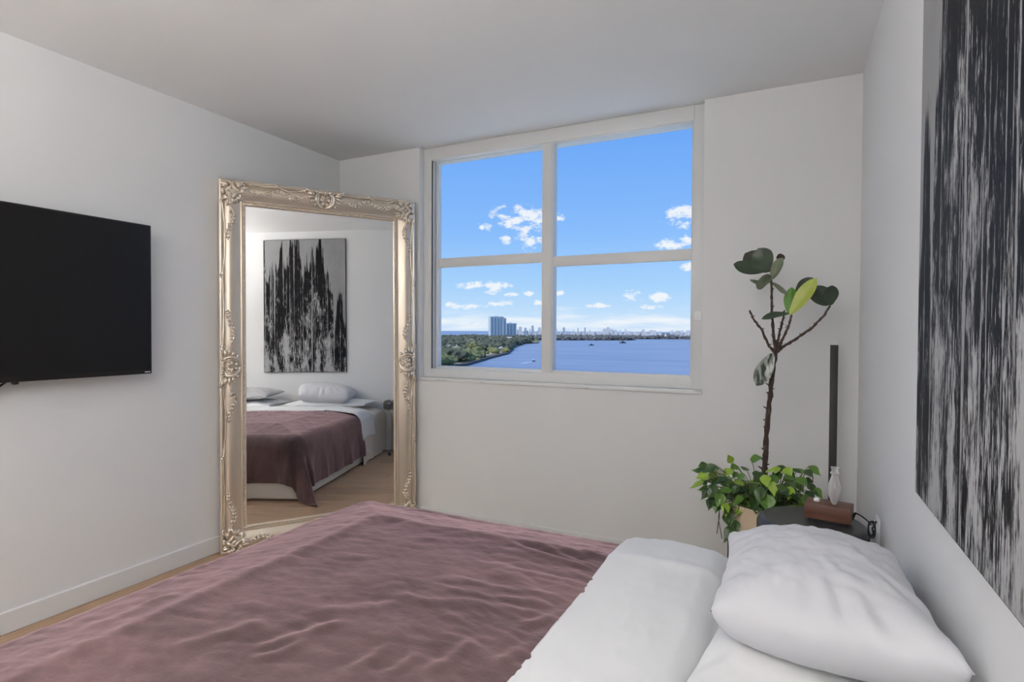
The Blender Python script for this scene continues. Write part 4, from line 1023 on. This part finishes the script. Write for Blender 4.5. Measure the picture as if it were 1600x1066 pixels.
# towers
def tower(name, px0, px1, ytop, base_py, depth, label, bands, cols, parent=None):
    a = wp(px0, base_py); b = wp(px1, base_py); D = np.linalg.norm((a - CAM)[:2]); htop = ZW + 0.0
    dv = direction((px0 + px1) / 2, ytop); zt = CAM[2] + dv[2] / np.hypot(dv[0], dv[1]) * np.linalg.norm(((a + b) / 2 - CAM)[:2])
    ax = (b - a); L_ = np.linalg.norm(ax[:2]); ax = ax / L_; nn = np.array([-ax[1], ax[0], 0])
    t = parent or empty(name, (a + b) / 2 * np.array([1, 1, 0]) + np.array([0, 0, ZL]), label, 'building')
    def pb(nm, s0, s1, d0_, d1_, z0, z1, m):
        vs = [a + ax * (s * L_) + nn * d + np.array([0, 0, z - a[2]]) for s in (s0, s1) for d in (d0_, d1_) for z in (z0, z1)]
        return MB().add(vs, [(0, 1, 3, 2), (4, 6, 7, 5), (0, 4, 5, 1), (2, 3, 7, 6), (0, 2, 6, 4), (1, 5, 7, 3)]).build(nm, m, t)
    pb('tower_body', 0, 1, 0, depth, ZL, zt, 'tower_wall'); hh = (zt - ZL)
    for k in range(bands):
        z0 = ZL + hh * (.06 + .88 * k / bands)
        pb('window_band', .10, .90, -1.2, .5, z0, z0 + hh * .88 / bands * .62, 'tower_glass')
    for s in cols: pb('pier', s - .018, s + .018, -2.2, 1, ZL, zt - 1, 'tower_white')
    pb('parapet', -.01, 1.01, -2.5, depth + 2, zt - 1, zt + 3.0, 'tower_white')
    pb('roof_plant', .35, .6, depth * .3, depth * .7, zt + 3.0, zt + 7, 'tower_wall')
    return t
t1 = tower('residential_tower', 766, 786.5, 495.5, 528.6, 34, 'taller blue glass tower rising from the woods across the park', 16, (.02, .28, .52, .76, .98))
tower('residential_tower', 786.6, 790.8, 498, 528.6, 30, None, 14, (.05, .95), t1)
tower('residential_tower', 791, 807, 506, 528.3, 30, 'shorter blue glass tower right of the taller tower', 12, (.02, .34, .66, .98))
# distant skyline, each building on its own plot
PLOTS = []
def free_plot(px, wpx, yb):
    a = wp(px, yb); r = wpx / FPX * np.linalg.norm((a - CAM)[:2]) * .62
    if any(np.hypot(a[0] - x, a[1] - y) < r + q for x, y, q in PLOTS): return False
    PLOTS.append((a[0], a[1], r)); return True
def block(px, wpx, ytop, ybase, m, tiers=1):
    a = wp(px, ybase); D = np.linalg.norm((a - CAM)[:2]); dv = direction(px, ytop); zt = CAM[2] + dv[2] / np.hypot(dv[0], dv[1]) * D
    w_ = wpx / FPX * D * .9; t = MB(); th = math.atan2(a[0] - CAM[0], a[1] - CAM[1])
    def bx(hw, hd, z0, z1):
        vs = []
        for s in (-1, 1):
            for d in (-1, 1):
                for z in (z0, z1):
                    x, y = s * hw, d * hd; vs.append((a[0] + x * math.cos(th) + y * math.sin(th), a[1] - x * math.sin(th) + y * math.cos(th), z))
        t.add(vs, [(0, 1, 3, 2), (4, 6, 7, 5), (0, 4, 5, 1), (2, 3, 7, 6), (0, 2, 6, 4), (1, 5, 7, 3)])
    if tiers == 1: bx(w_ / 2, w_ * .35, ZL - 1, zt); bx(w_ * .22, w_ * .2, zt, zt + w_ * .12)
    else: bx(w_ / 2, w_ * .4, ZL - 1, ZL + (zt - ZL) * .7); bx(w_ * .32, w_ * .3, ZL + (zt - ZL) * .7, zt)
    o = t.build('city_building', m); o2 = Vector((a[0], a[1], ZL))
    for v in o.data.vertices: v.co -= o2
    o.location = o2
    return tag(o, 'small pale building of the hazy skyline across the bay', 'building', 'skyline buildings across the bay')
for (px, w_, yt) in ((945, 7, 514), (950, 5, 511.5), (955, 6, 514.5), (961, 7, 516), (1018, 5, 516), (1023, 6, 517), (832, 4, 509), (843, 5, 512), (881, 4, 512), (914, 2.5, 512), (903, 1.6, 512.5), (1014, 4, 519), (925, 9, 519.5), (996, 9, 522), (1005, 7, 521), (813, 5, 511), (821, 4, 512.5)):
    yb_ = next((y for y in (528.0, 527.5, 527.0, 528.5, 526.5, 526.0, 525.5, 525.0) if free_plot(px, w_, y)), 524.5)
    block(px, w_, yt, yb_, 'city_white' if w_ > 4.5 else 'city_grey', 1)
for k in range(150):
    tall = random.random(); w_ = random.uniform(2.5, 8) if tall < .8 else random.uniform(2.2, 4.5)
    for _ in range(30):
        px = random.uniform(808, 1098) if k > 14 else random.uniform(808, 850)
        yb = random.uniform(523.5, 529.0)
        if free_plot(px, w_, yb): break
    else: continue
    top = yb - (random.uniform(4, 7.5) if tall < .8 else random.uniform(8, 12.5))
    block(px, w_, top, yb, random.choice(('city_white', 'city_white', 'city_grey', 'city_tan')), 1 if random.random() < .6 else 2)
# houses in the park clearings
def house(px, py, s_):
    p = wp(px, py); w_, d_, h_ = 9 * s_, 7 * s_, 4.5 * s_
    o = empty('park_house', (p[0], p[1], ZL), 'tiny pale roofed house among the park clearings', 'house', 'houses among the park trees')
    MB().box(p[0] - w_, p[0] + w_, p[1] - d_, p[1] + d_, ZL, ZL + h_).build('wall', 'house_wall', o)
    vs = [(p[0] + sx * (w_ + 1), p[1] + sy * (d_ + 1), ZL + h_) for sx in (-1, 1) for sy in (-1, 1)] + [(p[0] + sx * w_ * .8, p[1], ZL + h_ + 3.2 * s_) for sx in (-1, 1)]
    MB().add(vs, [(0, 1, 4), (2, 5, 3), (0, 4, 5, 2), (1, 3, 5, 4), (0, 2, 3, 1)]).build('roof', 'roof_pale', o)
for (x, y, s_) in ((692, 547.5, 1.2), (700, 546, 1), (708, 548.5, 1.3), (724, 537, 1.4), (731, 538, 1.2), (738, 536.5, 1.4), (747, 537.5, 1.3), (750, 541, 1.2), (757, 533, 1.6), (776, 539, 1.3), (796, 532.5, 1.8), (800, 539, 1.2), (779, 549, 1.0), (765, 532.5, 1.5), (814, 527.5, 2.2), (823, 527.0, 2.2), (835, 526.5, 2.2), (808, 536, 1.4)): house(x, y, s_)
# clearings
for k, (pts, m) in enumerate(([[(686, 549), (716, 551), (735, 547), (732, 544.5), (704, 545)], 'sand'], [[(712, 553), (737, 549), (735, 546.5), (716, 549)], 'sand'], [[(738, 562.5), (788, 552.4), (782, 550), (745, 558)], 'sand'])):
    o = MB().add([tuple(wp(x, y)[:2]) + (ZL + .35,) for x, y in pts], [tuple(range(len(pts)))]).build('sandy_clearing', m, land)
# boats
def boat(px, py, L_, m, label, ang, wake=0):
    p = wp(px, py); o = empty('motor_boat', (p[0], p[1], ZW), label, 'boat'); ca, sa = math.cos(ang), math.sin(ang)
    def tr(x, y, z): return (p[0] + x * ca - y * sa, p[1] + x * sa + y * ca, ZW + z)
    h = MB(); secs = [(-.5, .16, .9), (-.2, .19, .9), (.2, .17, 1.0), (.42, .08, 1.15), (.5, .004, 1.25)]; vs = []
    for x, w_, z in secs: vs += [tr(x * L_, -w_ * L_, z * L_ * .16), tr(x * L_, w_ * L_, z * L_ * .16), tr(x * L_, w_ * .6 * L_, -.02 * L_), tr(x * L_, -w_ * .6 * L_, -.02 * L_)]
    fs = [(j * 4 + k, j * 4 + (k + 1) % 4, j * 4 + 4 + (k + 1) % 4, j * 4 + 4 + k) for j in range(4) for k in range(4)] + [(0, 1, 2, 3), (16, 17, 18, 19)]
    h.add(vs, fs).build('hull', m, o)
    c_ = MB().box(-.15 * L_, .15 * L_, -.10 * L_, .10 * L_, .12 * L_, .34 * L_); c_.v = [tr(*v) for v in c_.v]; c_.build('cabin', 'boat_white' if wake else m, o)
    if wake:
        vs = []
        for k in range(9):
            t = k / 8; vs += [tr(-.5 * L_ - wake * t, -(.12 * L_ + wake * .05 * t), .25), tr(-.5 * L_ - wake * t, .12 * L_ + wake * .05 * t, .25)]
        MB().add(vs, [(2 * k, 2 * k + 1, 2 * k + 3, 2 * k + 2) for k in range(8)]).build('wake', 'foam', o)
boat(834, 565, 9, 'boat_hull', 'dark motor boat trailing a white wake near the window edge', math.radians(100), 55)
boat(924, 540, 14, 'boat_hull', 'small dark boat left of the middle of the bay', .2)
boat(973, 536.4, 22, 'boat_hull', 'small dark boat farther out on the bay', .1)
